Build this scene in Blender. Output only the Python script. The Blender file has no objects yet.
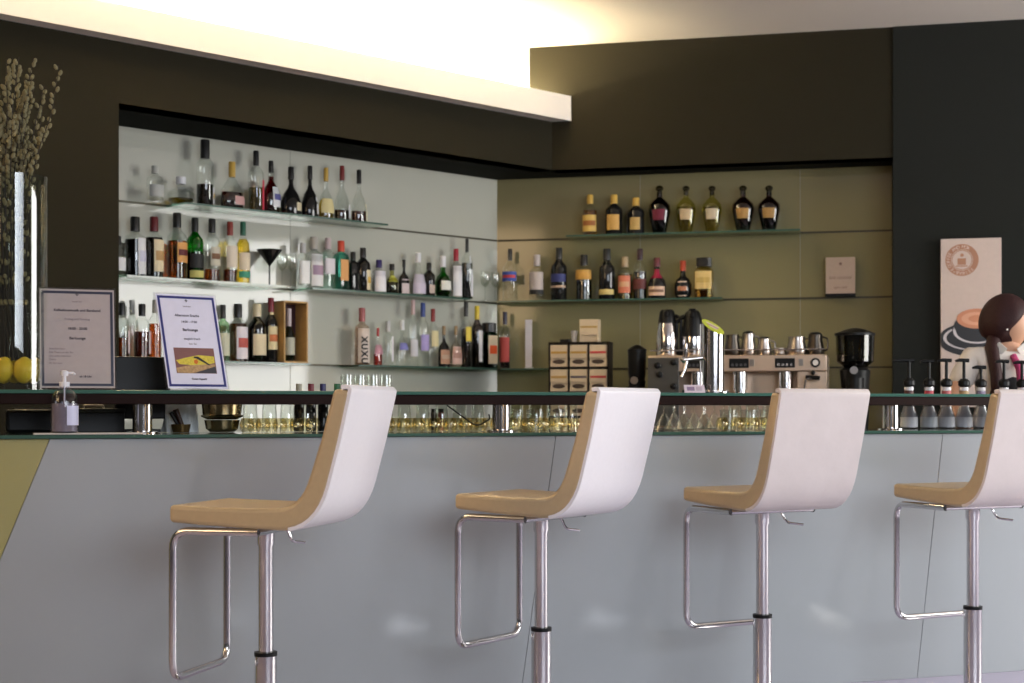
import bpy, bmesh, math, random
from mathutils import Vector, Matrix
random.seed(7)
SC = bpy.context.scene
COL = SC.collection
E = 1.13          # eye height
F = 1500.0        # focal length in pixels
CX, HY = 512.0, 411.0

# ------------------------------------------------------------ camera, world, lights
cam_d = bpy.data.cameras.new('camera'); cam = bpy.data.objects.new('camera', cam_d); COL.objects.link(cam)
cam.location = (0, 0, E); cam.rotation_euler = (math.pi/2, 0, 0)
cam_d.sensor_width = 36; cam_d.lens = F/1024*36; cam_d.shift_y = (HY-341.5)/1024
cam_d.dof.use_dof = True; cam_d.dof.focus_distance = 5.2; cam_d.dof.aperture_fstop = 4.2
SC.camera = cam
SC.view_settings.view_transform = 'Standard'; SC.view_settings.look = 'None'
SC.view_settings.exposure = 0.6; SC.view_settings.gamma = 1.0; SC.view_settings.use_curve_mapping = False
SC.cycles.transparent_max_bounces = 32
w = bpy.data.worlds.new('world'); SC.world = w; w.use_nodes = True
w.node_tree.nodes['Background'].inputs[0].default_value = (0.62, 0.6, 0.58, 1)
w.node_tree.nodes['Background'].inputs[1].default_value = 0.07

def area(name, loc, target, sx, sy, power, color):
    l = bpy.data.lights.new(name, 'AREA'); l.shape = 'RECTANGLE'; l.size = sx; l.size_y = sy
    l.energy = power; l.color = color
    o = bpy.data.objects.new(name, l); COL.objects.link(o); o.location = loc
    o.rotation_euler = (Vector(target)-Vector(loc)).to_track_quat('-Z', 'Y').to_euler()
    return o
area('window_daylight', (6.4, 5.7, 1.95), (0.0, 7.2, 1.3), 2.9, 2.1, 175, (0.98, 0.97, 0.94))
rl = area('bar_front_fill', (3.0, -0.6, 2.4), (1.1, 5.9, 0.3), 4.2, 1.6, 46, (0.84, 0.90, 1.0))  # added cool fill for bar front and stool backs, not a window
rl.data.spread = math.radians(95)
area('warm_room_light', (-4.5, 2.0, 2.9), (-0.5, 6.0, 0.9), 2.0, 1.5, 42, (1.0, 0.68, 0.38))

# ------------------------------------------------------------ materials
MATS = {}
def sock(b, *names):
    for n in names:
        if n in b.inputs: return b.inputs[n]
def pmat(name, col, rough=0.5, metal=0.0, noise=0.0, scale=20.0, bump=0.0, spec=0.5, coat=0.0, trans=0.0, ior=1.45, emit=None, emit_s=0.0):
    if name in MATS: return MATS[name]
    m = bpy.data.materials.new(name); m.use_nodes = True; nt = m.node_tree; b = nt.nodes['Principled BSDF']
    c = (col[0], col[1], col[2], 1)
    b.inputs['Base Color'].default_value = c; b.inputs['Roughness'].default_value = rough
    b.inputs['Metallic'].default_value = metal; b.inputs['IOR'].default_value = ior
    sock(b, 'Specular IOR Level').default_value = spec
    sock(b, 'Coat Weight').default_value = coat
    sock(b, 'Transmission Weight').default_value = trans
    if emit: b.inputs['Emission Color'].default_value = (*emit, 1); b.inputs['Emission Strength'].default_value = emit_s
    tc = nt.nodes.new('ShaderNodeTexCoord'); ns = nt.nodes.new('ShaderNodeTexNoise')
    ns.inputs['Scale'].default_value = scale; ns.inputs['Detail'].default_value = 4
    nt.links.new(tc.outputs['Object'], ns.inputs['Vector'])
    if noise > 0:
        mx = nt.nodes.new('ShaderNodeMixRGB'); mx.blend_type = 'MULTIPLY'; mx.inputs[0].default_value = 1
        rp = nt.nodes.new('ShaderNodeMapRange'); rp.inputs[3].default_value = 1-noise; rp.inputs[4].default_value = 1+noise
        nt.links.new(ns.outputs[0], rp.inputs[0]); mx.inputs[1].default_value = c
        nt.links.new(rp.outputs[0], mx.inputs[2]); nt.links.new(mx.outputs[0], b.inputs['Base Color'])
    if bump > 0:
        bp = nt.nodes.new('ShaderNodeBump'); bp.inputs['Strength'].default_value = bump; bp.inputs['Distance'].default_value = 0.002
        nt.links.new(ns.outputs[0], bp.inputs['Height']); nt.links.new(bp.outputs[0], b.inputs['Normal'])
    MATS[name] = m; return m
def gmat(name, tint, rough=0.03, f=1.5):
    """thin-walled glass: tinted see-through plus fresnel gloss"""
    if name in MATS: return MATS[name]
    m = bpy.data.materials.new(name); m.use_nodes = True; nt = m.node_tree; nt.nodes.clear()
    o = nt.nodes.new('ShaderNodeOutputMaterial'); mx = nt.nodes.new('ShaderNodeMixShader')
    t = nt.nodes.new('ShaderNodeBsdfTransparent'); g = nt.nodes.new('ShaderNodeBsdfGlossy'); lw = nt.nodes.new('ShaderNodeLayerWeight'); lw.inputs[0].default_value = 0.5
    pw = nt.nodes.new('ShaderNodeMath'); pw.operation = 'POWER'; pw.inputs[1].default_value = 3.2; nt.links.new(lw.outputs['Facing'], pw.inputs[0])
    fr = nt.nodes.new('ShaderNodeMapRange'); fr.inputs[3].default_value = 0.05*(f-.5); fr.inputs[4].default_value = 0.75; nt.links.new(pw.outputs[0], fr.inputs[0])
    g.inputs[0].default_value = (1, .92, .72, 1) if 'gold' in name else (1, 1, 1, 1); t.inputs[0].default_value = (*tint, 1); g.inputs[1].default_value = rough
    nt.links.new(fr.outputs[0], mx.inputs[0]); nt.links.new(t.outputs[0], mx.inputs[1]); nt.links.new(g.outputs[0], mx.inputs[2])
    nt.links.new(mx.outputs[0], o.inputs[0]); MATS[name] = m; return m
def liq(c):
    return gmat('liquid_%d_%d_%d' % tuple(int(v*255) for v in c), c, 0.05, 1.38)
def paint(c, rough=0.4):
    return pmat('paint_%d_%d_%d_%d' % (*[int(max(v, 0)*255) for v in c], int(rough*100)), c, rough, noise=0.06, scale=40)
M_chrome = pmat('chrome', (0.62, 0.60, 0.60), 0.13, 1.0, noise=0.03)
M_steel = pmat('brushed_steel', (0.40, 0.36, 0.33), 0.28, 1.0, noise=0.06)
M_black = pmat('black_plastic', (0.006, 0.006, 0.006), 0.4, spec=0.25)
M_blackglass = pmat('black_bottle_glass', (0.010, 0.010, 0.010), 0.06)
M_clear = gmat('clear_glass', (0.93, 0.95, 0.94))
M_clearw = gmat('clear_glassware', (0.95, 0.965, 0.95), 0.02, 1.7)
M_goldglint = gmat('gold_glint_glass', (.96, .93, .82), .04, 2.2)  # clear glass with warm light highlights painted into tint and gloss
M_white = paint((0.8, 0.8, 0.82), 0.5)

# ------------------------------------------------------------ geometry helpers (all return (verts, faces))
def join(*gs):
    V, Fc = [], []
    for v, f in gs:
        n = len(V); V += [tuple(p) for p in v]; Fc += [tuple(i+n for i in q) for q in f]
    return V, Fc
def xf(g, mat):
    return [tuple(mat @ Vector(v)) for v in g[0]], g[1]
def mv(g, x=0, y=0, z=0): return [(a+x, b+y, c+z) for a, b, c in g[0]], g[1]
def rz(g, a): return xf(g, Matrix.Rotation(a, 4, 'Z'))
def rx(g, a): return xf(g, Matrix.Rotation(a, 4, 'X'))
def ry(g, a): return xf(g, Matrix.Rotation(a, 4, 'Y'))
def box(x0, x1, y0, y1, z0, z1):
    v = [(x, y, z) for z in (z0, z1) for (x, y) in ((x0, y0), (x1, y0), (x1, y1), (x0, y1))]
    return v, [(3, 2, 1, 0), (4, 5, 6, 7), (0, 1, 5, 4), (1, 2, 6, 5), (2, 3, 7, 6), (3, 0, 4, 7)]
def prism(pts, z0, z1):
    n = len(pts)
    a = sum(pts[i][0]*pts[(i+1) % n][1]-pts[(i+1) % n][0]*pts[i][1] for i in range(n))
    if a < 0: pts = pts[::-1]
    v = [(x, y, z0) for x, y in pts]+[(x, y, z1) for x, y in pts]
    return v, [tuple(range(n))[::-1], tuple(range(n, 2*n))]+[(i, (i+1) % n, n+(i+1) % n, n+i) for i in range(n)]
def lathe(prof, n=24, sq=None, closed=False, flat=1.0):
    """prof: (r,z) list bottom->top; sq: superellipse power for squarish section"""
    v, f = [], []
    for r, z in prof:
        for i in range(n):
            a = 2*math.pi*(i+0.5)/n; c, s = math.cos(a), math.sin(a)
            k = 1.0
            if sq and r > 0: k = (abs(c)**sq+abs(s)**sq)**(-1/sq)
            v.append((r*k*c, r*k*s*flat, z))
    m = len(prof)
    for j in range(m-1):
        for i in range(n):
            f.append((j*n+i, j*n+(i+1) % n, (j+1)*n+(i+1) % n, (j+1)*n+i))
    if closed:
        for i in range(n): f.append(((m-1)*n+i, (m-1)*n+(i+1) % n, (i+1) % n, i))
    else:
        f.append(tuple(range(n))[::-1]); f.append(tuple((m-1)*n+i for i in range(n)))
    return v, f
def cyl(r, z0, z1, n=24): return lathe([(r, z0), (r, z1)], n)
def ball(r, x=0, y=0, z=0, n=14, sx=1, sy=1, sz=1):
    k = n//2
    g = lathe([(max(r*math.sin(math.pi*j/k), r*0.02), -r*math.cos(math.pi*j/k)) for j in range(k+1)], n)
    return [(a*sx+x, b*sy+y, c*sz+z) for a, b, c in g[0]], g[1]
def tube(pts, r, n=10, close=False):
    P = [Vector(p) for p in pts]; m = len(P); v, f = [], []
    rr = r if isinstance(r, (list, tuple)) else [r]*m
    up = None
    for i, p in enumerate(P):
        a = P[(i-1) % m] if (close or i > 0) else p; b = P[(i+1) % m] if (close or i < m-1) else p
        d = (b-a).normalized()
        if up is None:
            up = Vector((0, 0, 1)) if abs(d.z) < 0.9 else Vector((1, 0, 0))
        u = (up-d*up.dot(d)).normalized(); up = u; w2 = d.cross(u)
        for k in range(n):
            t = 2*math.pi*k/n; v.append(tuple(p+(u*math.cos(t)+w2*math.sin(t))*rr[i]))
    for i in range(m if close else m-1):
        j = (i+1) % m
        for k in range(n): f.append((i*n+k, i*n+(k+1) % n, j*n+(k+1) % n, j*n+k))
    if not close: f.append(tuple(range(n))[::-1]); f.append(tuple((m-1)*n+k for k in range(n)))
    return v, f
def rounded(pts, rad, seg=6, close=False):
    P = [Vector(p) for p in pts]; out = []; m = len(P)
    for i in range(m):
        if not close and i in (0, m-1): out.append(P[i]); continue
        a, p, b = P[i-1], P[i], P[(i+1) % m]
        d1 = (a-p); d2 = (b-p); r = min(rad, d1.length*0.49, d2.length*0.49)
        q1 = p+d1.normalized()*r; q2 = p+d2.normalized()*r
        for k in range(seg+1):
            t = k/seg; out.append(q1*(1-t)**2+p*2*t*(1-t)+q2*t*t)
    return out
def rot_xz(g): return g
def mesh(name, g, mat, parent=None, smooth=True, bevel=0, ang=38, seg=2):
    me = bpy.data.meshes.new(name); me.from_pydata([tuple(v) for v in g[0]], [], g[1]); me.update()
    bm = bmesh.new(); bm.from_mesh(me); bmesh.ops.recalc_face_normals(bm, faces=bm.faces); bm.to_mesh(me); bm.free()
    me.materials.append(mat)
    if smooth:
        me.polygons.foreach_set('use_smooth', [True]*len(me.polygons)); me.set_sharp_from_angle(angle=math.radians(ang))
    o = bpy.data.objects.new(name, me); COL.objects.link(o)
    if parent: o.parent = parent
    if bevel:
        b = o.modifiers.new('bevel', 'BEVEL'); b.width = bevel; b.segments = seg; b.limit_method = 'ANGLE'
        b.angle_limit = math.radians(35)
    return o
def tag(o, label, cat, group=None, kind=None):
    o['label'] = label; o['category'] = cat
    if group: o['group'] = group
    if kind: o['kind'] = kind
    return o
def thing(name, label, cat, loc=(0, 0, 0), rot=0, group=None, kind=None):
    o = bpy.data.objects.new(name, None); o.empty_display_size = 0.05; COL.objects.link(o)
    o.location = loc; o.rotation_euler = (0, 0, rot)
    return tag(o, label, cat, group, kind)
def struct(name, g, mat, label=None, cat=None, smooth=False, bevel=0):
    o = mesh(name, g, mat, None, smooth, bevel); o['kind'] = 'structure'
    o['label'] = label or name.replace('_', ' '); o['category'] = cat or name.split('_')[0]
    return o
def copy_tree(o, parent=None):
    c = o.copy(); COL.objects.link(c)
    if parent: c.parent = parent
    for ch in list(o.children): copy_tree(ch, c)
    return c
def text_mesh(body, size, mat, parent, loc, name='lettering', align='CENTER', scale_x=1.0, rot=None, bold=0.0):
    cu = bpy.data.curves.new(name, 'FONT'); cu.body = body; cu.size = size; cu.align_x = align; cu.extrude = 0.0003; cu.offset = bold
    t = bpy.data.objects.new(name+'_tmp', cu); COL.objects.link(t)
    bpy.context.view_layer.update()
    me = bpy.data.meshes.new_from_object(t.evaluated_get(bpy.context.evaluated_depsgraph_get()))
    bpy.data.objects.remove(t); bpy.data.curves.remove(cu)
    me.materials.clear(); me.materials.append(mat)
    for v in me.vertices: v.co.x *= scale_x
    me.transform(rot if rot else Matrix.Rotation(math.pi/2, 4, 'X'))
    o = bpy.data.objects.new(name, me); COL.objects.link(o); o.parent = parent; o.location = loc
    return o

# ------------------------------------------------------------ plan geometry of the place
dL = Vector((1598, 1500)).normalized(); nL = Vector((dL.y, -dL.x))          # left wall runs away to the right; nL points into the room
dR = Vector((6412, -1500)).normalized(); nR = Vector((-abs(dR.y), -dR.x))   # right wall
CP = Vector((-0.097, 9.74)); CF = Vector((0.249, 9.335))                    # inner corners: recess panels, wall faces
B0 = Vector((-1.679, 4.918)); dB = (Vector((2.15, 6.30))-B0).normalized(); nB = Vector((-dB.y, dB.x))   # bar front, nB to the barista side
def hit(px, p0, d):
    k = (px-CX)/F                      # X = k*Y
    t = (k*p0.y-p0.x)/(d.x-k*d.y); return p0+d*t
def Ypx(py, D): return E+(HY-py)/F*D
def on_left(px, off=0.1): return hit(px, CP+nL*off, dL)
def on_right(px, off=0.1): return hit(px, CP+nR*off, dR)
def on_bar(px, off=0.0): return hit(px, B0+nB*off, dB)
AL = math.atan2(dL.y, dL.x); AR = math.atan2(dR.y, dR.x); AB = math.atan2(dB.y, dB.x)
Z1, Z2, Z3 = E+1.106, E+0.70, E+0.27           # shelf levels
ZS = E+1.50; ZC = E+2.27                       # soffit underside, ceiling
ZBC = E-0.165                                  # back counter top
ZW = E-0.08                                    # bar worktop
ZSH = E+0.072                                  # raised bar shelf top

# ------------------------------------------------------------ room shell
M_wall = pmat('wall_taupe_paint', (0.019, 0.0165, 0.009), 0.8, noise=0.05, scale=3, spec=0.15)
M_wallb = pmat('wall_slate_paint', (0.014, 0.0155, 0.0135), 0.8, noise=0.05, scale=3, spec=0.15)
M_ceil = pmat('ceiling_white', (0.66, 0.60, 0.53), 0.8, noise=0.03, scale=2)
M_cove = pmat('cove_white', (0.78, 0.74, 0.70), 0.7, noise=0.02)
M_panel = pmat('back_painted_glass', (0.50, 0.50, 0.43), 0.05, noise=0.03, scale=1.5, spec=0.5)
M_floor = pmat('floor_tile', (0.50, 0.46, 0.58), 0.3, noise=0.12, scale=4)
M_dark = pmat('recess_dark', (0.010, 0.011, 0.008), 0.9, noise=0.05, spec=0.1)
M_panelR = pmat('shaded_back_painted_glass', (0.235, 0.21, 0.11), 0.08, noise=0.03, scale=1.5)  # same glass as the left panel, dimmer light painted in as dark olive
struct('floor', box(-7, 7, -5, 12, -0.1, 0), M_floor, 'pale grey polished floor', 'floor')
struct('ceiling', box(-7, 7, -5, 12, ZC, ZC+0.1), M_ceil, 'white ceiling lit by the cove', 'ceiling')
def slab(p, d, n, t0, t1, th, z0, z1):
    """wall slab whose room face runs on p+d*t, thickness th going away from n"""
    a, b = p+d*t0, p+d*t1
    return prism([tuple(a), tuple(b), tuple(b-n*th), tuple(a-n*th)], z0, z1)
tl = 2.967; tr = 2.057
XT = E+1.84                                     # top of dropped box
struct('wall_left', slab(CF, dL, nL, -7.5, -tl, 0.5, 0, XT), M_wall, 'dark taupe wall left of the bottle recess', 'wall')
struct('wall_left_bulkhead', slab(CF, dL, nL, -tl, 0, 0.14, ZS, XT), M_wall, 'dark taupe bulkhead above the left bottle recess', 'wall')
struct('wall_left_upper', slab(CF-nL*0.12, dL, nL, -7.5, 0.5, 0.1, XT, ZC), M_cove, 'white wall above the cove, washed by light', 'wall')
struct('wall_right', join(slab(CF, dR, nR, 0, tr, 0.14, ZS, ZC), slab(CF, dR, nR, -0.35, 0, 0.14, XT, ZC)), M_wall,
       'dark brown bulkhead above the right bottle recess', 'wall')
struct('wall_right_end', slab(CF+nR*0.01, dR, nR, tr, 7, 0.6, 0, ZC), M_wallb, 'slate grey wall right of the bottle recess', 'wall')
# recess: back-painted glass panels, soffit
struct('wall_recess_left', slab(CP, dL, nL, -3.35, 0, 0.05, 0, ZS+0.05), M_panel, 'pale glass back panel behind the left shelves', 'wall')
struct('wall_recess_right', slab(CP, dR, nR, 0, 2.75, 0.05, 0, ZS+0.05), M_panelR, 'glass back panel, shade painted in as olive, behind the right shelves', 'wall')
sof = [CF-dL*tl-nL*0.0, CF, CF+dR*tr, CF+dR*tr-nR*0.6, CP-nL*0.04+dL*0.04, CF-dL*(tl+0.01)-nL*0.62]
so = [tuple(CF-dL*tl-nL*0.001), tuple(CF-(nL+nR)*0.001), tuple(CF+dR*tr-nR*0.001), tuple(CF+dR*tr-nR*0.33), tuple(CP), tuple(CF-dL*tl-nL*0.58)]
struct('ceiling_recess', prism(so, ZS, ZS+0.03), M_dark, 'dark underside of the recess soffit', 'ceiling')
# cove: trough floor and white fascia
struct('trim_1', join(slab(CF+nL*0.10, dL, nL, -7.5, 0.17, 0.03, E+1.80, E+1.954), slab(CF+nL*0.08, dL, nL, -7.5, 0.16, 0.195, E+1.80, E+1.83)), M_cove,
       'white cove fascia running along the left wall', 'cove')
# joints / rails in the panels at shelf height
M_rail = pmat('rail_dark_metal', (0.05, 0.045, 0.03), 0.4, 0.6)  # the rails' own dark metal
for i, (z) in enumerate((Z1, Z2, Z3)):
    struct('trim_%d' % (i+2), join(slab(CP+nL*0.006, dL, nL, -3.1, -0.006, 0.005, z-0.007, z+0.004), slab(CP+nR*0.006, dR, nR, 0.006, 2.6, 0.005, z-0.007, z+0.004)), M_rail,
           ('thin dark rail along the back panels at the %s shelf level' % ('top', 'middle', 'bottom')[i]), 'rail')
for i, px in enumerate((290, 640, 800)):
    P0 = CP if px < 497 else CP; d = dL if px < 497 else dR; n = nL if px < 497 else nR
    p = hit(px, CP, d)
    struct('trim_%d' % (i+5), prism([tuple(p), tuple(p+d*0.003), tuple(p+d*0.003+n*0.0015), tuple(p+n*0.0015)], 0.9, ZS-0.001), pmat('panel_joint', (0.3, 0.3, 0.26), 0.5),
           'fine vertical joint between back panels, %s' % ('left of the corner', 'right of the corner', 'near the right end')[i], 'joint')
# cove lamp (the real light behind the fascia)
M_led = pmat('cove_lamp_glow', (1, 0.9, 0.7), 0.5, emit=(1.0, 0.86, 0.56), emit_s=170)
o = thing('cove_lamp', 'warm linear lamp hidden in the trough behind the white cove fascia', 'lamp')
mesh('lamp_tube', slab(CF-nL*0.05, dL, nL, -7.3, -0.05, 0.03, E+1.905, E+1.922), M_led, o, False)
mesh('lamp_base', slab(CF-nL*0.055, dL, nL, -7.3, -0.05, 0.03, E+1.83, E+1.905), M_white, o, False)
# back counter
bcL = [CF-dL*2.9+nL*0.1, CF+nL*0.1-dL*0.45, CP+nL*0.004-dL*0.45, CP+nL*0.004-dL*2.95]
e_ = CF+dR*2.04
bcR = [CF-dL*0.44+nL*0.1, CF+nR*0.75+dR*0.2, e_+nR*0.75, e_-nR*0.30, CP+nL*0.004+nR*0.004, CP+nL*0.004-dL*0.44]
for pts_, lb_ in ((bcL, 'dark back counter under the left bottle shelves'), (bcR, 'dark back counter carrying the espresso machine and tea rack')):
    o = thing('back_counter', lb_, 'counter')
    mesh('countertop', prism([tuple(p) for p in pts_], ZBC-0.03, ZBC), paint((0.03, 0.03, 0.03), 0.25), o, False)
    cen = sum(pts_, Vector((0, 0)))/len(pts_)
    mesh('cabinet_body', prism([tuple(cen+(p-cen)*0.975) for p in pts_], 0.0, ZBC-0.03), paint((0.05, 0.045, 0.04), 0.4), o, False)

# ------------------------------------------------------------ glass shelves on the back walls
M_edge = gmat('shelf_glass', (0.55, 0.72, 0.62), 0.03)
M_gedge = pmat('green_glass_edge', (0.045, 0.10, 0.075), 0.15)
M_gedgeL = pmat('pale_glass_edge', (0.38, 0.42, 0.36), 0.2)
def gshelf(label, side, pxa, pxb, z, depth=0.20, edge=None):
    base, d, n = (CP, dL, nL) if side == 'L' else (CP, dR, nR)
    a = hit(pxa, base, d); b = hit(pxb, base+n*depth, d)
    ta, tb = (a-base).dot(d), (b-base).dot(d)
    o = thing('glass_shelf', label, 'shelf')
    mesh('glass_pane', slab(base+n*depth, d, n, ta, tb, depth-0.008, z-0.010, z), M_edge, o, False)
    mesh('front_edge', slab(base+n*(depth+0.002), d, n, ta, tb, 0.0015, z-0.010, z), edge or M_gedge, o, False)
    return o
gshelf('top glass shelf on the left wall, holding cognac and liqueurs', 'L', 166, 388, Z1)
gshelf('middle glass shelf at the far left, holding seven whiskies', 'L', 108, 287, Z2, edge=M_gedgeL)
gshelf('middle glass shelf on the left wall right of the black martini glass', 'L', 292, 470, Z2)
gshelf('bottom glass shelf at the far left, behind the two sign holders', 'L', 108, 310, Z3)
gshelf('bottom glass shelf on the left wall running to the corner', 'L', 338, 497, Z3)
gshelf('top glass shelf on the right wall, holding eight dim decanters', 'R', 572, 800, Z1)
gshelf('middle glass shelf on the right wall, holding ten bottles', 'R', 503, 722, Z2)
gshelf('short bottom glass shelf on the right wall by the corner', 'R', 508, 549, Z3)

# ------------------------------------------------------------ bottles
PROF = {
 'std':   ([(0.93, 0), (1, .02), (1, .60), (.93, .66), (.55, .73), (.34, .78), (.31, .90)], None, 1),
 'wine':  ([(0.93, 0), (1, .02), (1, .58), (.95, .64), (.6, .71), (.40, .76), (.36, .90)], None, 1),
 'vodka': ([(0.95, 0), (1, .02), (1, .62), (.9, .68), (.5, .72), (.36, .76), (.36, .88)], None, 1),
 'round': ([(0.7, 0), (.9, .04), (1, .18), (.98, .35), (.82, .50), (.48, .62), (.26, .68), (.24, .88)], None, .75),
 'fan':   ([(0.8, 0), (1, .06), (1, .2), (.85, .42), (.5, .58), (.2, .68), (.2, .85)], None, .6),
 'cognac':([(0.95, 0), (1, .02), (.98, .28), (.7, .45), (.35, .56), (.22, .64), (.22, .86)], None, .8),
 'squat': ([(0.9, 0), (1, .04), (1, .35), (.9, .45), (.55, .55), (.32, .62), (.3, .90)], None, .9),
 'square':([(0.95, 0), (1, .02), (1, .66), (.85, .72), (.42, .77), (.38, .90)], 5, .9),
 'urn':   ([(0.55, 0), (.62, .03), (.85, .28), (1, .48), (.95, .60), (.55, .70), (.25, .76), (.25, .86)], None, .8),
 'decanter': ([(0.85, 0), (1, .05), (1, .25), (.8, .45), (.45, .6), (.22, .7), (.22, .85)], None, .9),
 'flask': ([(0.9, 0), (1, .05), (1, .40), (.8, .52), (.3, .62), (.22, .70), (.2, .9)], None, .6),
 'ball':  ([(0.7, 0), (1, .12), (1, .38), (.75, .52), (.4, .58), (.3, .64), (.3, .85)], None, 1),
 'jager': ([(0.95, 0), (1, .02), (1, .72), (.8, .80), (.35, .84), (.32, .92)], 5, .85),
}
def interp(pr, z):
    for (r0, z0), (r1, z1) in zip(pr, pr[1:]):
        if z0 <= z <= z1: return r0+(r1-r0)*(z-z0)/(z1-z0+1e-9)
    return pr[-1][0]
def bottle(px, ytop, wpx, kind, place, label, glass=None, liquid=None, fill=0.6, cap=(0.02, 0.02, 0.02), capf=None,
           lab=None, labz=(.12, .45), stripe=None, name='liquor_bottle', group=None, loff=0.0, labw=1.15, off=0.10, pour=False, lab2=None):
    side, z = place
    p = (on_left if side == 'L' else on_right)(px, off); D = p.y; s = F/D
    ztop = Ypx(ytop, D); h = ztop-z; r = wpx/s/2
    n = (nL if side == 'L' else nR)
    rot = math.atan2(n.y, n.x)+math.pi/2
    pr, sq, flat = PROF[kind]
    o = thing(name, label, 'bottle', (p.x, p.y, z+0.0005), rot, group)
    capf = capf or pr[-1][1]-0.12
    pr2 = [(a*r, b*h) for a, b in pr]
    opaque = glass == 'black'
    gm = M_blackglass if opaque else (M_clear if glass is None else (gmat('glass_%d_%d_%d' % tuple(int(v*255) for v in glass), glass)))
    mesh('bottle_body', lathe(pr2, 20, sq, flat=flat), gm, o)
    if liquid and not opaque:
        lp = [(a*r*0.90, max(b, .012)*h) for a, b in pr if b < fill]+[(interp(pr, fill)*r*0.90, fill*h)]
        mesh('liquid', lathe(lp, 20, sq, flat=flat), liq(liquid), o)
    rc = interp(pr, capf)*r*1.22
    if pour: rc *= 0.7
    sqc = 5 if kind == 'square' and wpx > 17 else None
    if sqc: rc *= 1.55
    if kind == 'urn':
        mesh('stopper', join(cyl(rc*.75, capf*h, .90*h, 14), ball(rc*1.25, 0, 0, .945*h, 12, 1, 1, .75)), gmat('smoky_stopper', (.35, .34, .28)), o)
    else:
        mesh('cap', lathe([(rc, capf*h), (rc, 0.985*h), (rc*0.9, h)], 16, sqc), paint(cap, 0.3), o)
    if lab:
        def arc(z0, z1, ww, k):
            N = 10; V = []; Fc = []
            for zz in (z0, (z0+z1)/2, z1):
                rr = interp(pr, zz)*r*k
                for i in range(N+1):
                    a = -math.pi/2+loff+(-0.5+i/N)*2*ww; c, s_ = math.cos(a), math.sin(a)
                    kk = (abs(c)**sq+abs(s_)**sq)**(-1/sq) if sq else 1
                    V.append((rr*kk*c, rr*kk*s_*flat, zz*h))
            for j in range(2):
                for i in range(N): Fc.append((j*(N+1)+i, j*(N+1)+i+1, (j+1)*(N+1)+i+1, (j+1)*(N+1)+i))
            return V, Fc
        lo = mesh('paper_label', arc(labz[0], labz[1], labw, 1.03), paint(lab, 0.6), o)
        sp = labz[1]-labz[0]
        if stripe: mesh('label_print', arc(labz[0]+sp*0.35, labz[0]+sp*0.65, labw*0.8, 1.05), paint(stripe, 0.6), lo)
        if lab2: mesh('neck_label', arc(lab2[1], lab2[2], labw, 1.04), paint(lab2[0], 0.6), o)
    return o
L1, L2, L3, R1, R2, R3 = ('L', Z1), ('L', Z2), ('L', Z3), ('R', Z1), ('R', Z2), ('R', Z3)
AMB = (0.55, 0.22, 0.04); DAMB = (0.25, 0.06, 0.015); RED = (0.35, 0.01, 0.03); YEL = (0.85, 0.7, 0.15)
K = (0.015, 0.015, 0.015); W = (0.75, 0.75, 0.78); CR = (0.72, 0.62, 0.42); GO = (0.6, 0.38, 0.08); DR = (0.12, 0.015, 0.02)
GRN = (0.03, 0.35, 0.06)
bt = bottle
# --- top left shelf
bt(155, 166, 17, 'std', L1, 'empty pale clear bottle at the far left of the top left shelf', cap=(0.5, 0.5, 0.45), lab=(0.5, 0.5, 0.47))
bt(181, 177, 27, 'ball', L1, 'squat clear decanter with a little amber at the left of the top shelf', liquid=(0.5, 0.4, 0.1), fill=.2, cap=W)
bt(205, 140, 18, 'std', L1, 'tallest bottle on the top left shelf, clear neck and black pourer', liquid=(0.05, 0.02, 0.02), fill=.33, lab=W, labz=(.04, .28), labw=.4, loff=.9, capf=.72, stripe=GO, pour=True)
bt(232, 162, 28, 'fan', L1, 'fan-shaped cognac decanter with a gold stopper on the top left shelf', liquid=(0.2, 0.05, 0.04), fill=.36, cap=GO, lab=(0.6, 0.35, 0.33), labz=(.1, .28), labw=.5, loff=.4, capf=.68)
bt(256, 151, 16, 'std', L1, 'clear bottle with a red strip label and tall black pourer, top left shelf', liquid=(0.5, 0.45, 0.1), fill=.4, lab=(0.55, 0.05, 0.08), labz=(.04, .52), labw=.5, loff=.8, pour=True, capf=.76)
bt(271, 161, 19, 'squat', L1, 'red liqueur bottle with a white label on the top left shelf', liquid=RED, fill=.7, lab=W, labz=(.12, .5), labw=.8, loff=.5, stripe=(0.1, 0.1, 0.3), pour=True)
bt(291, 167, 22, 'cognac', L1, 'broad black brandy bottle with round gold seal, top left shelf', glass='black', cap=K, lab=CR, labz=(.1, .27), labw=.4, loff=.5, lab2=(GO, .8, .84))
bt(310, 166, 18, 'cognac', L1, 'rounded black bottle with a white side label, top left shelf', glass='black', lab=W, labz=(.08, .4), labw=.35, loff=.8)
bt(326, 168, 17, 'cognac', L1, 'clear bottle of pale yellow spirit with gold cap, top left shelf', liquid=YEL, fill=.38, cap=GO, lab=(0.7, 0.6, 0.3), labz=(.12, .4))
bt(342, 166, 18, 'cognac', L1, 'clear bottle with low amber and red-black cap, second from right, top left shelf', liquid=DAMB, fill=.2, cap=(0.2, 0.03, 0.03), lab=W, labz=(.06, .3), labw=.3, loff=.7)
bt(359, 170, 18, 'cognac', L1, 'rightmost bottle on the top left shelf, clear with amber at the bottom and black cap', liquid=DAMB, fill=.22, cap=K, lab=(0.75, 0.7, 0.5), labz=(.05, .35), labw=.35, loff=.8)
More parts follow.
